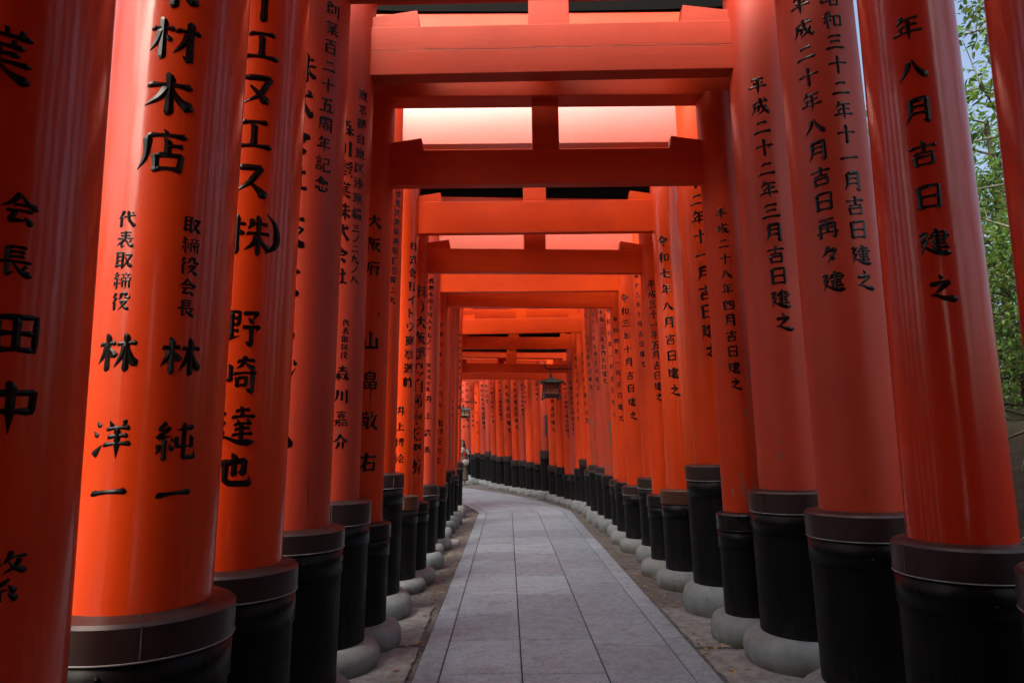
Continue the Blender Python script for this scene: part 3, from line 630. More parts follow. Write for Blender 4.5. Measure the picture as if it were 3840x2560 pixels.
   L=[],
   R=[('三百周年記念', -2.548, 3.782, -2.019, 1.942, 0.1)]),
 33: dict(c=(-2.679, 26.416), rot=0.4737, half=1.55, r=0.14, rc=0.175, ct=(1.089, 1.089), rg=(0.961, 0.961), sb=(0.197, 0.197), nb=4.09, nh=0.25,
   L=[],
   R=[('平成二十六年二月再建', -2.876, 3.753, -2.29, 2.226, 0.103)]),
 34: dict(c=(-3.111, 28.474), rot=0.5624, half=1.55, r=0.28, rc=0.35, ct=(1.2, 1.2), rg=(1.08, 1.08), sb=(0.2, 0.2), nb=4.05, nh=0.25,
   L=[],
   R=[('創業四十年記念', -2.377, 3.973, -2.221, 2.224, 0.12), ('令和五年吉日建之', -1.656, 4.0, -1.513, 2.222, 0.139)]),
 35: dict(c=(-4.15, 28.984), rot=0.6322, half=1.55, r=0.14, rc=0.19, ct=(1.1, 1.1), rg=(0.98, 0.98), sb=(0.2, 0.2), nb=4.09, nh=0.25,
   L=[],
   R=[]),
 36: dict(c=(-4.477, 29.059), rot=1.046, half=1.55, r=0.14, rc=0.19, ct=(1.0, 1.0), rg=(0.9, 0.9), sb=(0.2, 0.2), nb=4.05, nh=0.25,
   L=[],
   R=[]),
}
def lean_of(s, j): return -.004 if (s, j) == (1, 0) else 0.0 if (s, j) == (-1, -1) else 0.003 if (s, j) == (1, 1) else 0.0157 if s > 0 else 0.021
LEAN = 0.0157
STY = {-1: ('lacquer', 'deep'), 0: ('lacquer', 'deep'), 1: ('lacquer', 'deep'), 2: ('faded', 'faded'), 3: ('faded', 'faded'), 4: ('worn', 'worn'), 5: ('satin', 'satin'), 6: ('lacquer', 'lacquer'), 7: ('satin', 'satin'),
       8: ('faded', 'satin'), 9: ('lacquer', 'satin'), 10: ('satin', 'satin'), 11: ('satin', 'lacquer'), 12: ('faded', 'peeling'), 13: ('satin', 'faded'), 14: ('faded', 'peeling'), 15: ('satin', 'satin'), 16: ('satin', 'satin'),
       17: ('lacquer', 'satin'), 18: ('satin', 'faded'), 19: ('worn', 'worn'), 20: ('satin', 'satin'), 21: ('satin', 'lacquer'), 22: ('worn', 'faded'), 23: ('satin', 'worn'), 24: ('lacquer', 'lacquer'), 25: ('faded', 'faded'),
       26: ('satin', 'satin'), 27: ('satin', 'worn'), 28: ('satin', 'satin'), 29: ('worn', 'worn'), 30: ('faded', 'faded'), 31: ('faded', 'faded'), 32: ('lacquer', 'lacquer'), 33: ('satin', 'satin'), 34: ('faded', 'faded'), 35: ('satin', 'satin'), 36: ('worn', 'worn')}
COLLAR = {4: 'black', 6: 'copper', 7: 'black', 10: 'black', 12: 'black', 17: 'black', 18: 'black', 19: 'black', 20: 'black', 23: 'black', 31: 'black', 33: 'black'}
GAP = {-1: (.24, .24), 0: (.24, .24), 1: (.24, .24), 2: (.24, .24), 3: (.35, .18), 4: (.467, .30), 5: (.42, .47), 6: (.45, .3), 7: (.37, .28), 9: (.26, .2), 10: (.28, .2), 16: (.4, .3), 18: (.39, .27), 19: (.34, .16), 20: (.34, .16)}
LABEL = {
 -1: 'dark red gate nearest the camera, its left pillar cut off by the left frame edge',
 0: 'glossy vermilion gate whose left pillar has two columns of black names above a brown collar',
 1: 'glossy gate with thick letters on its left pillar, right pillar beside the trees',
 2: 'faded pinkish gate with two long columns of dates on its right pillar',
 3: 'faded gate carrying the topmost wide cracked tie beam in view',
 4: 'worn slender gate with black collars and the dark red second tie beam from the top',
 5: 'tall gate with long black sleeves and a pale pink sky-lit tie beam',
 6: 'bright orange gate with copper coloured collars and glowing orange tie beam',
 7: 'slim red gate with black collars just behind the bright copper-collared gate',
 8: 'faded pink gate with tall sleeves, second behind the bright orange copper-collared gate',
 9: 'orange gate dated Reiwa 3 on right pillar, plain beam glowing above the bend',
 10: 'slim orange gate whose lower beam frames the opening around the farther wedged beam',
 11: 'orange gate with brown collars right behind the slim gate with the lower glowing beam',
 12: 'gate with peeling paint on its right pillar above a black collar',
 13: 'faded gate dated Heisei 26, right pillar between two peeling pillars',
 14: 'peeling gate dated Heisei 27, right pillar streaked grey below its writing',
 15: 'red gate with a wedged dark red tie beam in the middle of the view',
 16: 'gate with noticeably tall black sleeves just before the path starts to bend',
 17: 'bright orange gate with window-like gaps above its beam, at the start of the bend',
 18: 'small low gate beside the nearer hanging lantern',
 19: 'small worn gate forming the lowest beam above the far row of pillars',
 20: 'small low gate just past the one with the lowest beam, black banded right sleeve',
 21: 'gate at the bend with its right pillar under the nearer lantern, brown collar',
 22: 'gate with a very tall black sleeve and two narrow boards at the bend',
 23: 'gate with short black collar directly left of the very tall sleeve at the bend',
 24: 'bright orange gate with broad right pillar, second left of the very tall sleeve',
 25: 'pale faded gate directly left of the bright orange broad pillar at the bend',
 26: 'red gate at the bend, fourth to the left of the very tall sleeve',
 27: 'worn gate at the bend with broad brown collar, fifth left of the very tall sleeve',
 28: 'red gate with large black date, sixth left of the very tall sleeve',
 29: 'worn gate with narrow far pillar, seventh left of the very tall sleeve',
 30: 'faded gate with a taller sleeve among the far short sleeves, near the woman',
 31: 'narrow faded gate with black collar just left of the farther taller sleeve',
 32: 'narrow bright orange gate, third from the woman along the far row',
 33: 'narrow red gate nearest the woman on the far row with black collar',
 34: 'far sky-lit pink gate whose thick pillar stands behind the woman and the small lantern',
 35: 'gate hidden round the bend just past the thick sky-lit pink pillar',
 36: 'last worn gate round the bend beyond the thick pink pillar',
}
GROUP = 'vermilion torii gates lining the path'
pillar_obj = {}
def make_gate(j, g):
    root = empty('torii_gate', (g['c'][0], g['c'][1], 0.0), g['rot'])
    tag(root, LABEL[j], 'torii gate', GROUP)
    half, rc, nb, nh = g['half'], g['rc'], g['nb'], g['nh']
    rr2 = g['r'] if isinstance(g['r'], tuple) else (g['r'], g['r'])
    r = rr2[1]
    gap, lh = GAP.get(max(j, -1), (.42, .29))
    seg = 224 if j < 4 else 128 if j < 10 else 64 if j < 17 else 40
    ntop = nb + nh
    lint = ntop + gap
    lt = lint + lh
    rnd = random.Random(j * 13 + 5)
    ck = COLLAR.get(j, 'brown')
    for s in (-1, 1):
        i = 0 if s < 0 else 1
        r = rr2[i]
        rc = g['rc'][i] if isinstance(g['rc'], tuple) else g['rc']
        ct, rg, sb = g['ct'][i], g['rg'][i], g['sb'][i]
        ln = lean_of(s, j)
        pmat = PM[STY[j][i]][0]
        rf = lambda z, ct=ct, r=r: r * (1 - .015 * (z - ct))
        mb = MB()
        zs = [rg - 0.05, ct + 0.012] + [ct + (lint + .02 - ct) * k / 8 for k in range(1, 9)]
        mb.lathe([(rf(z), z) for z in zs], seg, 0, True)
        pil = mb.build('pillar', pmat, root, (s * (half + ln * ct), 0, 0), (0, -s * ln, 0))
        pillar_obj[s, j] = pil
        # collar with a pale line of sealant under it
        mb = MB()
        rot = rnd.uniform(0, 1)
        cseg = seg
        rr = rf(ct)
        for (a, b) in zip([(rc - .02, rg), (rc, rg), (rc, ct - .012), (rc - .012, ct), (rr + .004, ct + .010)], [(rc, rg), (rc, ct - .012), (rc - .012, ct), (rr + .004, ct + .010), (rr - .004, ct + .012)]):
            mb.lathe([a, b], cseg, 0, True, rot=rot)
        if ck == 'brown' and j < 16:
            mb.lathe([(rc - .012, rg - .007), (rc + .001, rg - .006), (rc + .0025, rg - .003), (rc + .001, rg + .0), (rc - .01, rg + .0)], cseg, 1, True, rot=rot)
        # soldered seams
        if j < 8:
            for q in range(3):
                a = rot + 2 * PI * q / 3 + .5
                mb.tube([(rc * math.cos(a), rc * math.sin(a), rg + .004), (rc * math.cos(a), rc * math.sin(a), ct - .01), ((rr + .01) * math.cos(a), (rr + .01) * math.sin(a), ct + .010)], .003, 5, 0)
        mb.build('collar', [M_COLLAR[ck], M_SEAL], pil)
        # band with studs
        bh = 0.15 if j < 12 else 0.11
        mb = MB()
        mb.lathe([(rc - .02, rg), (rc - .006, rg - .001), (rc - .006, rg - bh), (rc - .02, rg - bh - .002)], seg, 0, True)
        if ck == 'black':
            mb.lathe([(rc - .01, rg + .0), (rc + .004, rg - .002), (rc + .004, rg - .012), (rc - .01, rg - .014)], seg, 0, True)
        if j < 16:
            off = rnd.uniform(0, PI / 3)
            for q in range(6):
                a = off + q * PI / 3
                for dz in ((-.045, -.095) if q % 2 == 0 else (-.06,)):
                    c = ((rc - .006) * math.cos(a), (rc - .006) * math.sin(a), rg + dz)
                    mb.ball(c, .011, .011, .011, 8, 6, 0)
        mb.build('stud_band', M_BAND, pil)
        # charred sleeve
        mb = MB()
        mb.lathe([(rc - .016, sb - .03), (rc - .016, sb + .1), (rc - .014, rg - bh * .5)], seg, 0, True)
        if j < 8:
            for q in range(8):                          # plank joints
                a = rnd.uniform(-.05, .05) + q * PI / 4
                mb.tube([((rc - .0165) * math.cos(a), (rc - .0165) * math.sin(a), sb), ((rc - .0145) * math.cos(a), (rc - .0145) * math.sin(a), rg - bh)], .0012, 4, 0)
        mb.build('base_sleeve', M_SLEEVE, pil)
        # footing
        ro = rc + .105 if j < 8 else rc + .085
        h = sb
        mb = MB()
        prof = [(ro * .93, -0.06), (ro * .95, 0.0), (ro * .985, h * .2), (ro, h * .45), (ro * .98, h * .68), (ro * .93, h * .86), (ro * .85, h * .97), (rc + .03, h * 1.03), (rc - .03, h * 1.05)]
        mb.lathe(prof, 40 if j < 8 else 24, 0, True)
        v2 = []
        for (x, y, z) in mb.v:
            nz = noise.noise(Vector((x * 3 + j * 7.1, y * 3 + s * 3.3, z * 3))) * .022
            k = 1 + nz / max(.1, math.hypot(x, y))
            v2.append((x * k, y * k, z + nz * .3))
        mb.v = v2
        mb.build('foundation_stone', M_STONE, pil)
        segs = g['L'] if s < 0 else g['R']
        for sg in segs: inscription(pil, [sg], rf)
    # beams
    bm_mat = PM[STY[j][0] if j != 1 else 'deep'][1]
    if j == 6: bm_mat = PM['lacquer'][1]
    if j == 3: bm_mat = PM['cracked'][1]
    if j in (5, 8): bm_mat = PM['gloss'][1]
    if j in (9, 10, 17): bm_mat = PM['lacquer'][1]
    nd = max(.10, r * .62)
    mb = MB(); mb.box((0, 0, nb + nh / 2), (2 * half + 2 * r + .5, nd, nh), bev=.006)
    nuki = mb.build('tie_beam', bm_mat, root)
    wl, wh = (.40, .15) if j <= 3 else (.30, .115)
    wd = nd * .82
    for s in (-1, 1):
        mb = MB()
        xo, xi = half - lean_of(s, j) * (nb - g['ct'][0]) + r * .3, half - lean_of(s, j) * (nb - 1) - r - wl + .04
        xi2 = xi - .015
        zb = ntop - .012
        vs_ = []
        for y in (-wd / 2, wd / 2):
            vs_ += [(s * xo, y, zb), (s * (xi - .012), y, zb), (s * (xi + .012), y, ntop + wh), (s * xo, y, ntop + wh * .38)]
        mb.add(vs_, [(0, 1, 2, 3), (7, 6, 5, 4), (0, 4, 5, 1), (1, 5, 6, 2), (2, 6, 7, 3), (3, 7, 4, 0)])
        mb.build('wedge', bm_mat, nuki)
    sw = {3: .33, 4: .235}.get(j, .27 if j < 12 else .24)
    mb = MB(); mb.box((0, 0, (ntop + lint) / 2), (sw, nd * .9, gap + .02), bev=.005)
    mb.build('strut', bm_mat, root)
    ld = max(.2, r * 1.35) if j < 6 else .19
    mb = MB(); mb.box((0, 0, lint + lh / 2), (2 * half + 2 * r + .9, ld, lh), bev=.008)
    mb.build('lintel', PM['satin'][1] if j in (5, 8) else bm_mat, root)
    # black top beam with upturned ends and a copper capping
    L = half + r + .75
    kh, kd = (.135 if j > 3 else .09), ld + (.09 if j < 5 else .04)
    def top(mb, z0, z1, d, ridge=0.0):
        xs = [-L, -L * .8, -L * .5, 0, L * .5, L * .8, L]
        vs_ = []
        for x in xs:
            up = .10 * (abs(x) / L) ** 3
            out = 1.0
            vs_ += [(x, -d / 2, z0 + up), (x, d / 2, z0 + up), (x * 1.01, d / 2 * 1.04, z1 + up), (x * 1.01, 0, z1 + up + ridge), (x * 1.01, -d / 2 * 1.04, z1 + up)]
        fs = []
        for i in range(len(xs) - 1):
            for k in range(5):
                k2 = (k + 1) % 5
                fs.append((i * 5 + k, (i + 1) * 5 + k, (i + 1) * 5 + k2, i * 5 + k2))
        n = (len(xs) - 1) * 5
        fs.append((0, 1, 2, 3, 4)); fs.append((n + 4, n + 3, n + 2, n + 1, n))
        mb.add(vs_, fs)
    mb = MB(); top(mb, lt + .003, lt + kh, kd)
    kas = mb.build('top_beam', M_CAPBLACK, root)
    mb = MB(); top(mb, lt + kh + .003, lt + kh + .045, kd + (.08 if j < 5 else .03), .10)
    mb.build('roof_capping', M_CAPROOF, kas)
    return root
# the tunnel goes on behind the camera
for q in range(2, 17):
    g = dict(GATES[-1]); g['c'] = (.39, 1.706 - .64 * (q - 1)); g['r'] = (.25, .25) if q == 2 else (.312, .312); g['L'] = []; g['R'] = []; g['ct'] = (1.05, 1.1); g['rg'] = (.92, .98)  # unseen pillars thickened to close light gaps that would streak the lacquer
    GATES[-q] = g
    STY[-q] = ('satin', 'worn') if q % 2 else ('deep', 'satin')
    LABEL[-q] = ['vermilion gate beside the camera, just out of view', 'worn vermilion gate level with the camera, out of view', 'vermilion gate right behind the camera, out of view', 'second worn gate behind the camera, out of view', 'farther vermilion gate in the row behind the camera, out of view'][min(q - 2, 4)]
for j in sorted(GATES):
    make_gate(j, GATES[j])
# ------------------------------------------------------------------ ground, path
def bank_h(x, y):
    e = 4.15 + .35 * noise.noise(Vector((y * .35, 3.1, 0)))
    t = max(0.0, min(1.0, (x - e + .75) / 0.9)); t = t * t * (3 - 2 * t)
    h = t * (1.78 + .22 * noise.noise(Vector((x * .5, y * .5, 1.7))))
    if x > 5: h += (x - 5) * .10
    k = t * (1 - t) * 4
    h += (.10 * noise.noise(Vector((x * 2.3, y * 2.3, 0))) + .05 * noise.noise(Vector((x * 6, y * 6, 4)))) * (t * .7 + k * .6)
    fade = max(0.0, min(1.0, (17.0 - y) / 6.0)) if x < 9 else 1.0
    return h
def m_earth():
    t = NT('bare_earth')
    v = t.coords(rnd=False)
    n1 = t.noise(v, 1.3, 6.0, 0.65); n2 = t.noise(v, 14.0, 5.0, 0.7); n3 = t.noise(v, 90.0, 3.0, 0.6)
    geo = t.n('ShaderNodeNewGeometry'); sp = t.n('ShaderNodeSeparateXYZ'); t.l(geo.outputs['Normal'], sp.inputs[0])
    steep = t.ramp(sp.outputs[2], 0.55, 0.93, 1.0, 0.0)
    sp2 = t.n('ShaderNodeSeparateXYZ'); tc = t.n('ShaderNodeTexCoord'); t.l(tc.outputs['Object'], sp2.inputs[0])
    high = t.ramp(sp2.outputs[2], 0.25, 0.7)
    sand = t.mix(t.ramp(n1, 0.35, 0.65), (0.115, 0.112, 0.107), (0.19, 0.188, 0.182))
    sand = t.mix(t.ramp(n2, 0.46, 0.62), sand, (0.055, 0.05, 0.044))
    soil = t.mix(t.ramp(n2, 0.3, 0.7), (0.010, 0.009, 0.006), (0.040, 0.032, 0.022))
    litter = t.mix(t.ramp(n3, 0.35, 0.65), (0.018, 0.022, 0.009), (0.045, 0.05, 0.02))
    col = t.mix(high, sand, t.mix(steep, litter, soil))
    col = t.mix(t.ramp(n3, 0.62, 0.75, 0, 0.5), col, (0.05, 0.04, 0.03))
    nb = t.bump(n2, 0.7, 0.03); nb = t.bump(n3, 0.5, 0.008, nb)
    return t.out(col, 0.9, nb)
M_EARTH = m_earth()
xs = [-120, -60, -30, -15, -8, -5, -3] + [-2.5 + .5 * i for i in range(11)] + [3.0 + .12 * i for i in range(30)] + [6.8, 7.6, 8.6, 10, 12, 15, 20, 30, 60, 120]
ys = [-120, -60, -30, -15, -8] + [-5 + .16 * i for i in range(132)] + [16.5, 18, 20, 23, 26, 30, 36, 45, 60, 90, 140]
mb = MB()
vs_ = [(x, y, bank_h(x, y) + (.012 * noise.noise(Vector((x * 2.1, y * 2.1, 0))) if -3 < x < 4 else 0) - (0.0 if x > -4 else .02 * (-x - 4))) for y in ys for x in xs]
nx = len(xs)
mb.add(vs_, [(a * nx + b, a * nx + b + 1, (a + 1) * nx + b + 1, (a + 1) * nx + b) for a in range(len(ys) - 1) for b in range(nx - 1)], 0, True)
tag(mb.build('ground', M_EARTH), kind='structure')

# path centre line (offset 0 is the line x = 0 of the straight stretch)
line = []
px, py, hd, s = 0.0, -12.0, 0.0, 0.0
ds = .05
y_k = 15.6
while s < 45:
    if py < y_k: hd = 0.0
    else: hd = rad(9.5 + 2.6 * (s - (y_k + 12)))
    hd = min(hd, rad(60))
    line.append((px, py, hd))
    px += -math.sin(hd) * ds; py += math.cos(hd) * ds; s += ds
def on_path(s, off):
    i = max(0, min(len(line) - 1, s / ds)); k = int(i)
    a = line[k]; b = line[min(k + 1, len(line) - 1)]; u = i - k
    x, y, h = a[0] + (b[0] - a[0]) * u, a[1] + (b[1] - a[1]) * u, a[2]
    if abs((s - 12) - y_k) < .35: h = rad(4.7)
    return x + off * math.cos(h), y + off * math.sin(h)
def m_granite():
    t = NT('flamed_granite_paving')
    v = t.coords(rnd=False)
    at = t.n('ShaderNodeAttribute', attribute_name='tone', attribute_type='GEOMETRY')
    n1 = t.noise(v, 1.6, 4.0); n2 = t.noise(v, 48.0, 5.0, 0.75); n3 = t.noise(v, 170.0, 2.0)
    n4 = t.noise(v, 30.0, 5.0, 0.75)
    col = t.mix(at.outputs['Fac'], (0.15, 0.22, 0.275), (0.30, 0.40, 0.48))
    col = t.mix(t.ramp(n1, 0.35, 0.7, 0, 0.35), col, (0.19, 0.225, 0.255))
    col = t.mix(t.ramp(n2, 0.48, 0.66, 0, 0.75), col, (0.085, 0.095, 0.11))
    col = t.mix(t.ramp(t.noise(v, 17.0, 4.0, 0.7), 0.35, 0.62, 0.35, 0.0), col, (0.40, 0.48, 0.545))
    st = t.ramp(t.noise(v, 4.5, 6.0, 0.7), 0.52, 0.68, 0.0, 0.6)
    col = t.mix(st, col, (0.125, 0.145, 0.16))
    col = t.mix(t.ramp(n3, 0.6, 0.7, 0, 0.4), col, (0.55, 0.56, 0.58))
    nb = t.bump(n4, 0.6, 0.010); nb = t.bump(n2, 0.45, 0.004, nb)
    return t.out(col, t.ramp(n2, 0.3, 0.7, 0.5, 0.7), nb)
M_GRANITE = m_granite()
M_MORTAR = simple('dark_joint_grit', (0.025, 0.024, 0.023), 0.95, nscale=60, var=.5, bump=.5)
cols = [(-.660, -.482, 1.15), (-.478, .078, .84), (.082, .655, .82), (.659, 1.218, .86), (1.222, 1.397, 1.15)]
mb = MB(); tones = []
prng = random.Random(11)
for ci, (o0, o1, ln) in enumerate(cols):
    s = prng.uniform(0, .9)
    while s < 43:
        L = ln * prng.uniform(.78, 1.18)
        a, b = s + .009, s + L - .009
        g_ = .0025
        cuts = [a] + [c for c in (12 + y_k - .3, 12 + y_k, 12 + y_k + .3) if a < c < b] + ([a + (b - a) * .5] if a > 12 + y_k else []) + [b]
        cuts = sorted(cuts)
        zt = .030 + prng.uniform(-.0015, .0015)
        e = .006
        rows = []
        for q, c in enumerate(cuts):
            ie = e if q == 0 else -e if q == len(cuts) - 1 else 0
            rows.append([on_path(c, o0 + g_) + (.004,), on_path(c, o0 + g_) + (zt - e,), on_path(c + ie, o0 + g_ + e) + (zt,), on_path(c + ie, o1 - g_ - e) + (zt,), on_path(c, o1 - g_) + (zt - e,), on_path(c, o1 - g_) + (.004,)])
        vs_ = [p for r_ in rows for p in r_]
        fs = []
        for q in range(len(rows) - 1):
            for k in range(5):
                fs.append((q * 6 + k, q * 6 + k + 1, (q + 1) * 6 + k + 1, (q + 1) * 6 + k))
        n = (len(rows) - 1) * 6
        fs += [(0, 5, 4, 1), (1, 4, 3, 2), (n, n + 1, n + 4, n + 5), (n + 1, n + 2, n + 3, n + 4)]
        mb.add(vs_, fs)
        tones += [max(0, min(1, prng.gauss(.5, .23)))] * len(fs)
        s += L
base = len(mb.v)
svals = [i * .25 for i in range(0, 174)]
vs_ = []
for sv in svals: vs_ += [on_path(sv, -.665) + (.018,), on_path(sv, 1.402) + (.018,)]
fs = [(2 * i, 2 * i + 1, 2 * i + 3, 2 * i + 2) for i in range(len(svals) - 1)]
mb.add(vs_, fs, 1); tones += [0.0] * len(fs)
path = mb.build('path', [M_GRANITE, M_MORTAR])
at = path.data.attributes.new('tone', 'FLOAT', 'FACE')
at.data.foreach_set('value', tones)
tag(path, kind='structure')

# pale cement aprons between path and footings
M_APRON = simple('pale_cement_apron', (0.20, 0.21, 0.21), 0.85, nscale=14, var=.38, bump=.5)
mb = MB()
ar = random.Random(4)
for (x0, x1, y0, y1) in [(-1.9, -.70, 2.2, 3.35), (-1.9, -.69, 3.40, 4.28), (-1.85, -.71, 4.70, 5.62), (-1.8, -.73, 5.66, 6.9), (1.43, 2.7, 2.4, 3.5), (1.44, 2.7, 3.54, 4.6), (1.43, 2.7, 4.66, 5.45), (1.43, 2.6, 5.50, 6.75), (-1.6, -.80, 10.9, 11.5)]:
    n = 14
    pts = []
    for (ax, ay, bx, by) in ((x0, y0, x1, y0), (x1, y0, x1, y1), (x1, y1, x0, y1), (x0, y1, x0, y0)):
        for k in range(n):
            u = k / n
            pts.append((ax + (bx - ax) * u + ar.uniform(-.012, .012), ay + (by - ay) * u + ar.uniform(-.02, .02)))
    m = len(pts)
    mb.add([(p[0], p[1], .0) for p in pts] + [(p[0], p[1], .020) for p in pts], [tuple(m + i for i in range(m))] + [(i, (i + 1) % m, m + (i + 1) % m, m + i) for i in range(m)])
tag(mb.build('pavement', M_APRON), kind='structure')

# fallen leaves and bits of bark along the edges
def m_leaf(name, ca, cb, trans=0.0):
    t = NT(name)
    v = t.coords(rnd=False)
    col = t.mix(t.ramp(t.noise(v, 3.5, 3.0), 0.3, 0.7), ca, cb)
    m = t.out(col, 0.5, None)
    if trans:
        tr = t.n('ShaderNodeBsdfTranslucent'); t.l(col, tr.inputs[0])
        ms = t.n('ShaderNodeMixShader'); ms.inputs[0].default_value = trans
        t.l(t.b.outputs[0], ms.inputs[1]); t.l(tr.outputs[0], ms.inputs[2])
        t.l(ms.outputs[0], t.t.nodes['Material Output'].inputs[0])
    return m
M_DRY = [m_leaf('dry_brown_leaf', (.10, .06, .03), (.20, .13, .06)), m_leaf('dry_yellow_leaf', (.40, .27, .07), (.32, .20, .06)), m_leaf('dry_red_leaf', (.30, .06, .03), (.22, .05, .03))]
mb = MB()
lr = random.Random(21)
def ground_leaf(x, y, z, L, mat):
    a = lr.uniform(0, 2 * PI); w = L * lr.uniform(.28, .5)
    tl = lr.uniform(-.25, .25); cu = lr.uniform(.1, .35) * L
    P = [(-L / 2, 0, cu * .6), (-L * .1, w / 2, cu * .25), (-L * .1, -w / 2, cu * .2), (L * .2, w * .4, cu * .1), (L * .2, -w * .4, cu * .12), (L / 2, 0, cu * .7), (0, 0, 0)]
    ca, sa = math.cos(a), math.sin(a)
    mb.add([(x + p[0] * ca - p[1] * sa, y + p[0] * sa + p[1] * ca, z + .004 + p[2] + tl * p[1] * .3) for p in P], [(0, 2, 6), (0, 6, 1), (1, 6, 3), (2, 4, 6), (3, 6, 5), (4, 5, 6)], mat, False)
for k in range(3200):
    side = lr.choice((-1, 1))
    s = 12 + lr.uniform(1.5, 15.5)
    x, y = on_path(s, (-.70 - abs(lr.gauss(0, .16))) if side < 0 else (1.43 + abs(lr.gauss(0, .16))))
    ground_leaf(x, y, .012, lr.choice((.008, .010, .012, .018, .018, .025, .04)), lr.choice((0, 0, 0, 0, 0, 0, 1)))
for k in range(170):
    side = lr.choice((-1, 1))
    x, y = on_path(12 + lr.uniform(2.5, 14), (-.70 - abs(lr.gauss(0, .12))) if side < 0 else (1.43 + abs(lr.gauss(0, .12))))
    ground_leaf(x, y, .016, lr.uniform(.035, .075), lr.choice((0, 0, 0, 1, 1)))
for k in range(26):
    x, y = on_path(12 + lr.uniform(3.5, 15), lr.uniform(-.6, 1.35))
    ground_leaf(x, y, .032, lr.uniform(.012, .035), lr.choice((0, 0, 0, 1)))
for (x, y, L, m) in ((1.62, 5.47, .10, 1), (-.80, 5.6, .07, 1), (-.80, 5.05, .07, 2), (1.5, 5.9, .06, 1), (.42, 5.72, .05, 0), (1.55, 7.2, .07, 2)):
    ground_leaf(x, y, .024, L, m)
tag(mb.build('fallen_leaves', M_DRY), 'dry leaves and bark scattered beside the paving', 'leaves', kind='stuff')
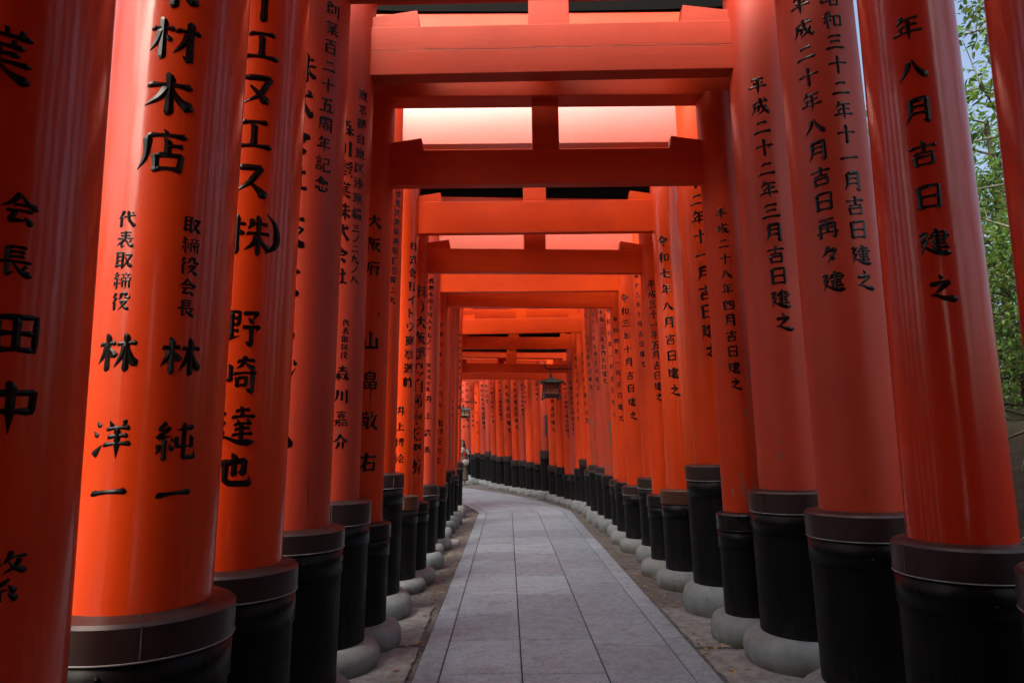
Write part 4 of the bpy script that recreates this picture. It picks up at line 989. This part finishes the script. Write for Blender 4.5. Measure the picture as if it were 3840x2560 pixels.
# ------------------------------------------------------------------ lanterns, boards
M_PATINA = simple('green_copper_roof', (0.060, 0.085, 0.055), 0.45, metal=0.2, nscale=9, var=.35)
M_PATINA2 = simple('blue_grey_copper_roof', (0.14, 0.18, 0.21), 0.35, metal=0.3, nscale=9, var=.25)
M_BLACKWOOD = simple('black_stained_wood', (0.010, 0.010, 0.010), 0.45, nscale=30)
M_PANEL = simple('reddish_lattice_panel', (0.22, 0.055, 0.035), 0.5, nscale=12, var=.5)
M_PAPER = simple('cream_paper_pane', (0.62, 0.55, 0.42), 0.6, nscale=8, var=.1)
M_IRON = simple('dark_wrought_iron', (0.018, 0.02, 0.018), 0.4, metal=.5)
def lantern(loc, rz, W, roofw, roofh, H, top, roofmat, panelmat, label, group):
    root = empty('hanging_lantern', loc, rz)
    tag(root, label, 'lantern', group)
    # hipped concave roof
    mb = MB()
    R = roofw / 2
    lev = [(0.0, top), (.16, top - roofh * .28), (.42, top - roofh * .62), (.75, top - roofh * .88), (1.0, top - roofh)]
    rings = []
    for k, z in lev:
        rr = max(.03, R * k)
        ring = []
        for q in range(4):
            a = PI / 4 + q * PI / 2; b = a + PI / 2
            pa = Vector((math.cos(a), math.sin(a))) * rr * 1.28; pb = Vector((math.cos(b), math.sin(b))) * rr * 1.28
            for u in (0, .25, .5, .75):
                p = pa.lerp(pb, u)
                lift = .025 * (abs(u - .5) * 2 if u else 1) ** 2 * k * k
                ring.append((p.x, p.y, z + lift))
        rings.append(ring)
    n = 16
    vs_ = [p for r_ in rings for p in r_] + [(p[0] * .97, p[1] * .97, p[2] - .022) for p in rings[-1]]
    fs = [(i * n + k, i * n + (k + 1) % n, (i + 1) * n + (k + 1) % n, (i + 1) * n + k) for i in range(len(rings)) for k in range(n)]
    fs.append(tuple(range(n))); fs.append(tuple(len(rings) * n + k for k in reversed(range(n))))
    mb.add(vs_, fs)
    for q in range(4):
        a = PI / 4 + q * PI / 2
        mb.tube([(max(.03, R * k) * 1.28 * math.cos(a), max(.03, R * k) * 1.28 * math.sin(a), z + .025 * k * k + .004) for k, z in lev], .008, 6)
    roof = mb.build('roof', roofmat, root)
    mb = MB()
    mb.lathe([(.001, top + .085), (.02, top + .075), (.03, top + .05), (.022, top + .03), (.035, top + .012), (.04, top - .01)], 12)
    mb.tube([(0, 0, top + .07), (0, 0, top + .19)], .006, 6)
    for k in range(4): mb.ball((0, 0, top + .10 + k * .035), .012 if k % 2 else .005, .005 if k % 2 else .012, .02, 8, 6)
    mb.build('finial', M_IRON, root)
    # body
    zb, zt = top - roofh - H, top - roofh + .01
    mb = MB()
    tp = .86
    for sx in (-1, 1):
        for sy in (-1, 1):
            mb.tube([(sx * W / 2 * tp, sy * W / 2 * tp, zt), (sx * W / 2, sy * W / 2, zb + .06)], .016, 6, 0, False)
            mb.tube([(sx * W / 2, sy * W / 2, zb + .07), (sx * W / 2 * 1.06, sy * W / 2 * 1.06, zb)], [.02, .026], 6, 0, False)
    for (z, k, h) in ((zt - .02, tp, .04), (zb + .10, .985, .05), (zb + .065, 1.0, .04)):
        for a in (0, PI / 2):
            for sg in (-1, 1):
                c = (0, sg * W / 2 * k, z) if a == 0 else (sg * W / 2 * k, 0, z)
                mb.box(c, (W * k, .024, h), 0, a)
    mb.box((0, 0, zb + .085), (W * .96, W * .96, .02))
    mb.build('frame', M_BLACKWOOD, root)
    for q in range(4):
        mb = MB()
        w1, w2 = W * .90 * tp / 2, W * .90 / 2
        d1, d2 = W / 2 * tp - .006, W / 2 - .008
        z1, z2 = zt - .035, zb + .12
        mb.add([(-w2, -d2, z2), (w2, -d2, z2), (w1, -d1, z1), (-w1, -d1, z1), (-w2, -d2 + .008, z2), (w2, -d2 + .008, z2), (w1, -d1 + .008, z1), (-w1, -d1 + .008, z1)],
               [(0, 1, 2, 3), (7, 6, 5, 4), (0, 4, 5, 1), (2, 6, 7, 3), (1, 5, 6, 2), (0, 3, 7, 4)], 0)
        if panelmat is M_PANEL:
            zc = (z1 + z2) / 2
            mb.tube([(-.002 + .05 * math.cos(a), -(d1 + d2) / 2 - .004, zc + .07 * math.sin(a)) for a in [i * PI / 6 for i in range(13)]], .004, 4, 1)
            for k in range(1, 4):
                z = z2 + (z1 - z2) * k / 4; d = d2 + (d1 - d2) * k / 4
                mb.box((0, -d - .003, z), (W * .84, .006, .007), 1)
        else:
            mb.box((0, -(d1 + d2) / 2 - .004, (z1 + z2) / 2), (.02, .01, z1 - z2), 1)
        o = mb.build('pane', [panelmat, M_BLACKWOOD], root)
        o.rotation_euler = (0, 0, q * PI / 2)
    return root
def bracket(p_wall, p_tip, label, up):
    d = Vector(p_tip) - Vector(p_wall)
    root = empty('lantern_bracket', p_wall)
    tag(root, label, 'bracket', 'iron lantern brackets on the pillars')
    mb = MB()
    pts = [Vector((0, 0, 0)) + d * t for t in (0, .3, .6, .85)]
    pts = [Vector((p.x, p.y, 0)) for p in pts] + [Vector((d.x * .93, d.y * .93, .015)), Vector((d.x * .98, d.y * .98, .05)), Vector((d.x, d.y, .10))]
    mb.tube(pts, .017, 8)
    mb.build('arm', M_IRON, root)
    mb = MB(); mb.tube([(d.x * .02, d.y * .02, up), (d.x * .55, d.y * .55, .012)], .008, 6)
    mb.build('stay_rod', M_IRON, root)
    return root
lantern((1.045, 16.20, 0), rad(4), .37, .62, .135, .40, 3.09, M_PATINA, M_PANEL, 'green roofed black lantern with reddish panes hanging over the right of the path', 'hanging lanterns')
bracket((1.66, 16.28, 3.285), (.90, 16.20, 3.285), 'dark iron arm holding the nearer green roofed lantern', .16)
lantern((-1.62, 25.2, 0), rad(20), .36, .56, .12, .33, 2.86, M_PATINA2, M_PAPER, 'small blue-grey roofed lantern with cream panes above the woman', 'hanging lanterns')
bracket((-1.15, 25.45, 3.05), (-1.70, 25.2, 3.05), 'thin iron arm holding the small far lantern above the woman', .10)
M_BOARD = simple('weathered_brown_board', (0.10, 0.052, 0.026), 0.6, nscale=25)
M_BOARDG = simple('dark_slate_plate', (0.060, 0.066, 0.070), 0.5, nscale=15)
def board(j, s, ang, z0, z1, w, mat, label):
    g = GATES[j]
    a = ang + g['rot'] * 0
    cx = g['c'][0] + s * g['half'] * math.cos(g['rot']); cy = g['c'][1] + s * g['half'] * math.sin(g['rot'])
    rr = g['r'] + .012
    zm = (z0 + z1) / 2 - 1.1
    mb = MB(); mb.box((0, 0, (z1 - z0) / 2), (w, .014, z1 - z0), bev=.003)
    mb.box((0, -.009, z1 - z0 - .03), (w * .3, .006, .012)); mb.box((0, -.009, .03), (w * .3, .006, .012))
    o = mb.build('hanging_board', mat)
    cx -= s * LEAN * zm
    o.location = (cx + rr * math.cos(a), cy + rr * math.sin(a), z0)
    o.rotation_euler = (0, 0, a + PI / 2)
    tag(o, label, 'board')
board(22, 1, rad(-80), 1.716, 2.287, .115, M_BOARDG, 'narrow slate grey board high on the pillar above the very tall sleeve')
board(22, 1, rad(-62), 1.397, 1.66, .10, M_BOARD, 'short brown board under the slate grey one on the same pillar')
board(13, -1, rad(-60), 1.261, 1.876, .088, M_BOARD, 'long narrow brown board on the left pillar beside the woman')

# ------------------------------------------------------------------ woman
M_SKIN = simple('skin', (0.36, 0.21, 0.15), 0.5, nscale=6, var=.06, bump=.02)
M_HAIR = simple('dark_brown_hair', (0.035, 0.020, 0.014), 0.45, nscale=40, var=.5, bump=.4)
M_WHITE = simple('white_blouse', (0.32, 0.32, 0.35), 0.7, nscale=20, var=.06)
M_REDV = simple('crimson_cloth', (0.42, 0.020, 0.030), 0.7, nscale=20, var=.2)
M_SKIRT = simple('taupe_skirt', (0.105, 0.085, 0.070), 0.8, nscale=20, var=.2)
M_BAG = simple('cream_bag', (0.30, 0.28, 0.29), 0.6, nscale=15, var=.08)
def skinned(name, pts, edges, radii, mat, parent, root=0, sub=2):
    me = bpy.data.meshes.new(name)
    me.from_pydata(pts, edges, [])
    o = bpy.data.objects.new(name, me)
    COL.objects.link(o); o.parent = parent
    md = o.modifiers.new('skin', 'SKIN'); md.use_smooth_shade = True
    for i, v in enumerate(me.skin_vertices[0].data):
        r_ = radii[i]; v.radius = (r_, r_) if not isinstance(r_, tuple) else r_
        v.use_root = (i == root)
    ss = o.modifiers.new('sub', 'SUBSURF'); ss.levels = sub; ss.render_levels = sub
    me.materials.append(mat)
    return o
W = empty('person', (-1.695, 25.75, 0.03), rad(14))
tag(W, 'woman in white blouse, crimson vest and long taupe skirt with a white shoulder bag', 'person')
# body facing -Y; x to her left on screen right
P = [(0, .0, .90), (0, .0, 1.08), (0, .0, 1.26), (0, .0, 1.34), (0, -.01, 1.40), (0, -.02, 1.47),
     (-.15, 0, 1.29), (-.20, -.03, 1.05), (-.10, -.20, 1.13), (.15, 0, 1.29), (.21, -.03, 1.06), (.10, -.21, 1.16),
     (-.08, 0, .84), (-.09, .0, .48), (-.09, .02, .09), (-.09, -.09, .035), (.08, 0, .84), (.09, -.02, .48), (.09, .02, .09), (.09, -.09, .035)]
E_ = [(0, 1), (1, 2), (2, 3), (3, 4), (4, 5), (2, 6), (6, 7), (7, 8), (2, 9), (9, 10), (10, 11), (0, 12), (12, 13), (13, 14), (14, 15), (0, 16), (16, 17), (17, 18), (18, 19)]
Rr_ = [(.15, .11), (.125, .095), (.14, .10), (.06, .055), (.045, .048), (.05, .055), .055, .042, .026, .055, .042, .026, .09, .06, .038, .03, .09, .06, .038, .03]
skinned('body', P, E_, Rr_, M_SKIN, W)
mb = MB()
hv = []
for i in range(13):                                     # head: egg with chin, brow and nose
    t = PI * i / 12
    for k in range(18):
        a = 2 * PI * k / 18
        x, y, z = .074 * math.sin(t) * math.cos(a), .092 * math.sin(t) * math.sin(a), -.112 * math.cos(t)
        if z < -.02:
            sq = 1 - .35 * ((-.02 - z) / .09) ** 1.3; x *= sq
            if y > 0: y *= .8
        if y < 0 and abs(x) < .016 and -.035 < z < .015: y -= .016 * (1 - abs(x) / .016)
        if y < 0 and .008 < z < .028 and .012 < abs(x) < .05: y += .006
        hv.append((x, y, z + 1.505))
mb.add(hv, [(i * 18 + k, i * 18 + (k + 1) % 18, (i + 1) * 18 + (k + 1) % 18, (i + 1) * 18 + k) for i in range(12) for k in range(18)], 0, True)
for sx in (-1, 1):
    mb.ball((sx * .029, -.082, 1.522), .011, .006, .005, 8, 6, 1)
    mb.ball((sx * .029, -.084, 1.540), .016, .005, .003, 8, 4, 2)
    mb.ball((sx * .073, .01, 1.50), .008, .016, .026, 8, 6, 0)
mb.ball((0, -.080, 1.448), .021, .008, .006, 8, 6, 3)
mb.build('head', [M_SKIN, simple('dark_eye', (.02, .015, .012), .3), M_HAIR, simple('lips', (.40, .10, .10), .4)], W)
mb = MB()
for i in range(15):
    pass
hair = []
for i in range(12):
    z = 1.632 - i * .038
    k = min(1.0, math.sqrt(max(0.0, 1 - ((z - 1.52) / .116) ** 2)) if z > 1.52 else 1.0)
    rx, ry = .088 * max(k, .05), .104 * max(k, .05)
    if z < 1.45: rx, ry = .10 + (.004 * i), .075
    open_ = .0 if z > 1.565 else .62
    for q in range(17):
        a = -PI / 2 + open_ + (2 * PI - 2 * open_) * q / 16
        wv = .006 * math.sin(q * 2.1 + i * .9)
        hair.append(((rx + wv) * math.cos(a), (ry + wv) * math.sin(a) + (.02 if z < 1.45 else .006), z))
mb.add(hair, [(i * 17 + q, i * 17 + q + 1, (i + 1) * 17 + q + 1, (i + 1) * 17 + q) for i in range(11) for q in range(16)], 0, True)
mb.add([hair[q] for q in range(17)], [tuple(range(17))], 0, True)
ho = mb.build('hair', M_HAIR, W)
sol = ho.modifiers.new('thick', 'SOLIDIFY'); sol.thickness = .014; sol.offset = -1
# blouse
bl = MB()
bl.lathe([(.128, .92), (.135, 1.0), (.125, 1.08), (.142, 1.18), (.150, 1.26), (.125, 1.315), (.07, 1.345), (.058, 1.352)], 24)
bl.v = [(x * 1.06, y * .80, z) for x, y, z in bl.v]
for s in (-1, 1):
    bl.tube([(s * .125, 0, 1.30), (s * .165, -.005, 1.25), (s * .195, -.02, 1.15), (s * .20, -.025, 1.10)], [.062, .068, .066, .070], 12)
bl.build('blouse', M_WHITE, W)
ve = MB()
for s in (-1, 1):
    ve.tube([(s * .06, .03, 1.345), (s * .075, -.09, 1.30), (s * .065, -.128, 1.20), (s * .05, -.124, 1.08), (s * .055, -.125, .96)], [.026, .034, .034, .034, .03], 8)
ve.tube([(-.05, -.132, 1.20), (.05, -.132, 1.20)], .014, 8)
ve.v = [(x, y, z) for x, y, z in ve.v]
ve.build('vest', M_REDV, W)
sk = MB()
n = 36
prof = [(.128, .945), (.14, .86), (.165, .7), (.19, .45), (.215, .2), (.222, .14), (.20, .145)]
sv = []
for r_, z in prof:
    for k in range(n):
        a = 2 * PI * k / n
        f_ = 1 + .05 * math.sin(a * 9) * (1 - z)
        sv.append((r_ * f_ * math.cos(a) * 1.04, r_ * f_ * math.sin(a) * .86, z))
sk.add(sv, [(i * n + k, i * n + (k + 1) % n, (i + 1) * n + (k + 1) % n, (i + 1) * n + k) for i in range(len(prof) - 1) for k in range(n)], 0, True)
sk.build('skirt', M_SKIRT, W)
sh = MB()
for s in (-1, 1):
    sh.ball((s * .09, -.05, .03), .042, .115, .034, 12, 8)
sh.build('shoes', M_WHITE, W)
for s, (wx, wy, wz) in ((-1, (-.10, -.20, 1.13)), (1, (.10, -.21, 1.16))):           # hands together at the chest, five curled fingers
    hp = [(wx, wy, wz), (wx * .72, wy - .035, wz + .045), (wx * .45, wy - .055, wz + .075)]
    pts, ed, rd = list(hp), [(0, 1), (1, 2)], [.022, .030, .026]
    for q, (dz, ln) in enumerate(((.03, .062), (.012, .07), (-.006, .066), (-.022, .052))):
        b = len(pts)
        x0, y0, z0 = hp[2]
        pts += [(x0 - s * .012, y0 - .01, z0 + dz), (x0 - s * .030, y0 - .018, z0 + dz + ln * .5), (x0 - s * .036, y0 - .006, z0 + dz + ln * .85)]
        ed += [(2, b), (b, b + 1), (b + 1, b + 2)]; rd += [.011, .0095, .008]
    b = len(pts)
    pts += [(hp[1][0] - s * .005, hp[1][1] + .02, hp[1][2] + .04), (hp[1][0] - s * .02, hp[1][1] + .012, hp[1][2] + .075)]
    ed += [(1, b), (b, b + 1)]; rd += [.012, .009]
    skinned('hand', pts, ed, rd, M_SKIN, W, 0, 1)
B = empty('shoulder_bag', (-1.695 + .13, 25.75 - .12, .74), rad(14))
tag(B, 'white shoulder bag hanging at the hip of the woman', 'bag')
bg_ = MB(); bg_.ball((0, 0, .10), .135, .055, .13, 20, 12)
bg_.v = [(x, y, min(z, .20 + .02 * math.cos(x * 20))) for x, y, z in bg_.v]
bg_.build('bag_body', M_BAG, B)
bs = MB(); bs.tube([(-.14, 0, .17), (-.13, .0, .32), (-.10, .03, .50), (-.07, .07, .56)], .009, 6); bs.tube([(.13, 0, .17), (.07, .03, .36), (-.02, .06, .52), (-.07, .08, .56)], .009, 6)
bs.build('strap', M_BAG, B)

# ------------------------------------------------------------------ trees beside the tunnel
M_BARK = simple('grey_green_bark', (0.13, 0.135, 0.10), 0.85, nscale=22, var=.4, bump=.6)
M_BARKD = simple('dark_brown_bark', (0.045, 0.036, 0.028), 0.9, nscale=22, var=.4, bump=.6)
M_LEAFS = [m_leaf('deep_green_leaf', (.028, .075, .016), (.055, .125, .028), .4), m_leaf('bright_green_leaf', (.105, .23, .035), (.16, .29, .055), .5), m_leaf('yellow_green_leaf', (.20, .24, .040), (.15, .22, .05), .45)]
def leaf(mb, p, d, up, L, w, mat):
    sd_ = d.cross(up)
    if sd_.length < 1e-4: sd_ = d.cross(Vector((1, 0, 0)))
    sd_.normalize(); nn = sd_.cross(d)
    pts = [p, p + d * L * .35 + sd_ * w * .5 + nn * w * .12, p + d * L * .35 - sd_ * w * .5 + nn * w * .12, p + d * L * .4, p + d * L * .75 + sd_ * w * .32, p + d * L * .75 - sd_ * w * .32, p + d * L - nn * w * .25]
    mb.add(pts, [(0, 3, 1), (0, 2, 3), (1, 3, 6, 4), (2, 5, 6, 3)], mat, False)
def make_tree(seed, height, crown_r, low, nleaf, L, trunk_r, bark, label, loc, lean=(0, 0), pal=(.62, .28, .10), group='trees on the bank beside the gates'):
    rg_ = random.Random(seed)
    root = empty('leafy_tree', loc, 0)
    tag(root, label, 'shrub' if 'shrubs' in group else 'tree', group)
    mb = MB()
    tp = [Vector((0, 0, -.25))]
    for i in range(1, 9):
        u = i / 8
        tp.append(Vector((lean[0] * u + rg_.uniform(-.06, .06), lean[1] * u + rg_.uniform(-.06, .06), height * u)))
    mb.tube(tp, [trunk_r * (1.35 if i == 0 else 1 - .085 * i) for i in range(9)], 10)
    twigs = []
    nb_ = 26
    for b in range(nb_):
        u = low + (1 - low) * (b + rg_.random()) / nb_
        i = min(7, int(u * 8)); p0 = tp[i].lerp(tp[i + 1], u * 8 - i)
        a = b * 2.4 + rg_.uniform(-.5, .5)
        rl = crown_r * (1 - .55 * max(0, (u - low) / (1 - low))) * rg_.uniform(.65, 1.15)
        d = Vector((math.cos(a), math.sin(a), rg_.uniform(.05, .6))).normalized()
        pts = [p0]
        for k in range(1, 5):
            pts.append(pts[-1] + (d + Vector((rg_.uniform(-.2, .2), rg_.uniform(-.2, .2), rg_.uniform(-.22, .12)))) * rl / 4)
        br = trunk_r * .34 * (1 - .6 * u)
        mb.tube(pts, [br * (1 - .2 * k) + .003 for k in range(5)], 6)
        for k in range(1, 5):
            for q in range(3):
                dd = (d * .5 + Vector((rg_.uniform(-1, 1), rg_.uniform(-1, 1), rg_.uniform(-.6, .7)))).normalized()
                e = pts[k] + dd * rl * rg_.uniform(.16, .38)
                mb.tube([pts[k], pts[k].lerp(e, .5) + Vector((0, 0, .02)), e], [br * .35 + .002, br * .22 + .002, .002], 4)
                twigs.append((pts[k], e))
    mb.build('trunk', bark, root)
    cr = MB()
    per = max(1, nleaf // len(twigs))
    for (a, e) in twigs:
        ax = (e - a)
        mat0 = 0 if rg_.random() < pal[0] else 1 if rg_.random() < pal[1] / (pal[1] + pal[2]) else 2
        dens = rg_.uniform(.3, 1.6)
        for k in range(int(per * dens)):
            u = rg_.uniform(.15, 1.08)
            p = a + ax * u + Vector((rg_.gauss(0, .05), rg_.gauss(0, .05), rg_.gauss(0, .05))) * (1 + crown_r * .4)
            d = (ax.normalized() * .6 + Vector((rg_.uniform(-1, 1), rg_.uniform(-1, 1), rg_.uniform(-.9, .35)))).normalized()
            ll = L * rg_.uniform(.65, 1.2)
            leaf(cr, p, d, Vector((rg_.uniform(-.5, .5), rg_.uniform(-.5, .5), 1)).normalized(), ll, ll * .45, mat0 if rg_.random() < .8 else rg_.choice((0, 1)))
    cr.build('crown', M_LEAFS, root)
    return root
M_ROOT = simple('grey_root', (0.10, 0.085, 0.065), 0.9, nscale=30, var=.4, bump=.5)
rr_ = random.Random(77)
mb = MB()
for k in range(90):
    y = rr_.uniform(3.5, 14); x = 4.0 + rr_.uniform(-.1, .7)
    pts = []
    for q in range(6):
        pts.append((x, y, bank_h(x, y) + .012)); x -= rr_.uniform(.01, .13) * (1 if k % 3 else -1); y += rr_.uniform(-.22, .22)
    r0 = rr_.uniform(.006, .02)
    mb.tube(pts, [r0, r0 * .9, r0 * .8, r0 * .6, r0 * .4, r0 * .2], 5)
tag(mb.build('tree_roots', M_ROOT), 'bare roots and twigs tangled over the earth bank', 'roots', kind='stuff')
def on_bank(x, y): return (x, y, bank_h(x, y))
make_tree(3, 6.8, 1.7, .12, 5200, .10, .040, M_BARK, 'slim pale-trunked tree with glossy leaves, nearest seen through the right gap', on_bank(5.15, 6.55), (.25, .2), (.45, .4, .15))
make_tree(5, 4.2, 1.9, .10, 7000, .085, .09, M_BARKD, 'bushy bright green tree low on the bank behind the slim trunk', on_bank(7.0, 9.3), pal=(.25, .55, .2))
make_tree(8, 9.0, 2.6, .12, 3600, .12, .14, M_BARKD, 'large dark tree on the slope behind the middle right pillars', on_bank(7.0, 15.5))
make_tree(13, 6.0, 2.0, .15, 3600, .11, .12, M_BARK, 'mid green tree further back on the slope right of the gates', on_bank(6.6, 12.2), pal=(.4, .45, .15))
make_tree(17, 3.0, 1.3, .05, 5000, .075, .04, M_BARKD, 'low yellow-green shrub-like tree at the top of the bank', on_bank(5.9, 8.2), pal=(.2, .5, .3))

def copy_tree(src, loc, rz, sc, label):
    r = src.copy(); COL.objects.link(r); r.location = loc; r.rotation_euler = (0, 0, rz); r.scale = (sc, sc, sc); r['label'] = label
    for ch in list(src.children):
        c = ch.copy(); COL.objects.link(c); c.parent = r
    return r
for k, (x, y, hh, lb) in enumerate([(4.75, 6.2, 1.5, 'low bright shrub on the bank edge in the right gap'), (5.3, 7.6, 1.7, 'rounder shrub behind the low bright one on the bank'), (4.7, 5.2, 1.2, 'small shrub at the bank edge behind the rightmost pillars'), (6.4, 8.8, 2.2, 'tall leafy shrub deep in the right gap'), (4.9, 8.8, 1.4, 'shrub on the bank behind the double-dated pillar')]):
    make_tree(40 + k, hh, .9, .05, 3800, .065, .018, M_BARKD, lb, on_bank(x, y), pal=(.2, .5, .3), group='shrubs on the bank').name = 'leafy_shrub'
trees = [o for o in bpy.data.objects if o.name.startswith('leafy_tree')]
shrubs = [o for o in bpy.data.objects if o.name.startswith('leafy_shrub')]
for k, (x, y, src, sc, lb) in enumerate([(-5.2, -1.5, 2, 1.0, 'tree left of the tunnel, behind the camera'), (-6.2, 3.5, 3, 1.1, 'first tall tree hidden behind the left pillars'), (-5.6, 8.0, 2, .95, 'second tall tree hidden behind the left pillars'), (-6.4, 13.0, 3, 1.1, 'third tall tree hidden behind the left pillars'),
        (-8.5, 19.0, 2, 1.2, 'tree inside the bend, hidden by the left pillars'), (6.3, -2.5, 3, 1.0, 'tree on the bank behind the camera'), (6.8, 2.2, 2, 1.0, 'tree on the bank right of the camera, out of view'), (5.6, 16.5, 3, 1.0, 'tree on the bank behind the middle right pillars'), (4.8, 22.0, 2, 1.1, 'tree outside the bend behind the far pillars'), (1.5, 27.5, 3, 1.1, 'tree behind the far row of pillars at the bend')]):
    copy_tree(trees[src], (x, y, bank_h(x, y) if x > 2 else -.05), k * 1.3, sc, lb)

for k in range(9):  # unseen shrubs added to block side light reflected in the right pillars
    o = copy_tree(shrubs[(0, 1, 3)[k % 3]], (-3.9 - .4 * (k % 2), -1.0 + 1.65 * k, -.05), k * 1.7, (2.0, 1.75, 1.5)[k % 3],
              'added unseen shrub darkening the gaps behind the left pillars, number %s from the camera' % ('one', 'two', 'three', 'four', 'five', 'six', 'seven', 'eight', 'nine')[k])
    o['group'] = 'unseen shrubs added to darken the left side'
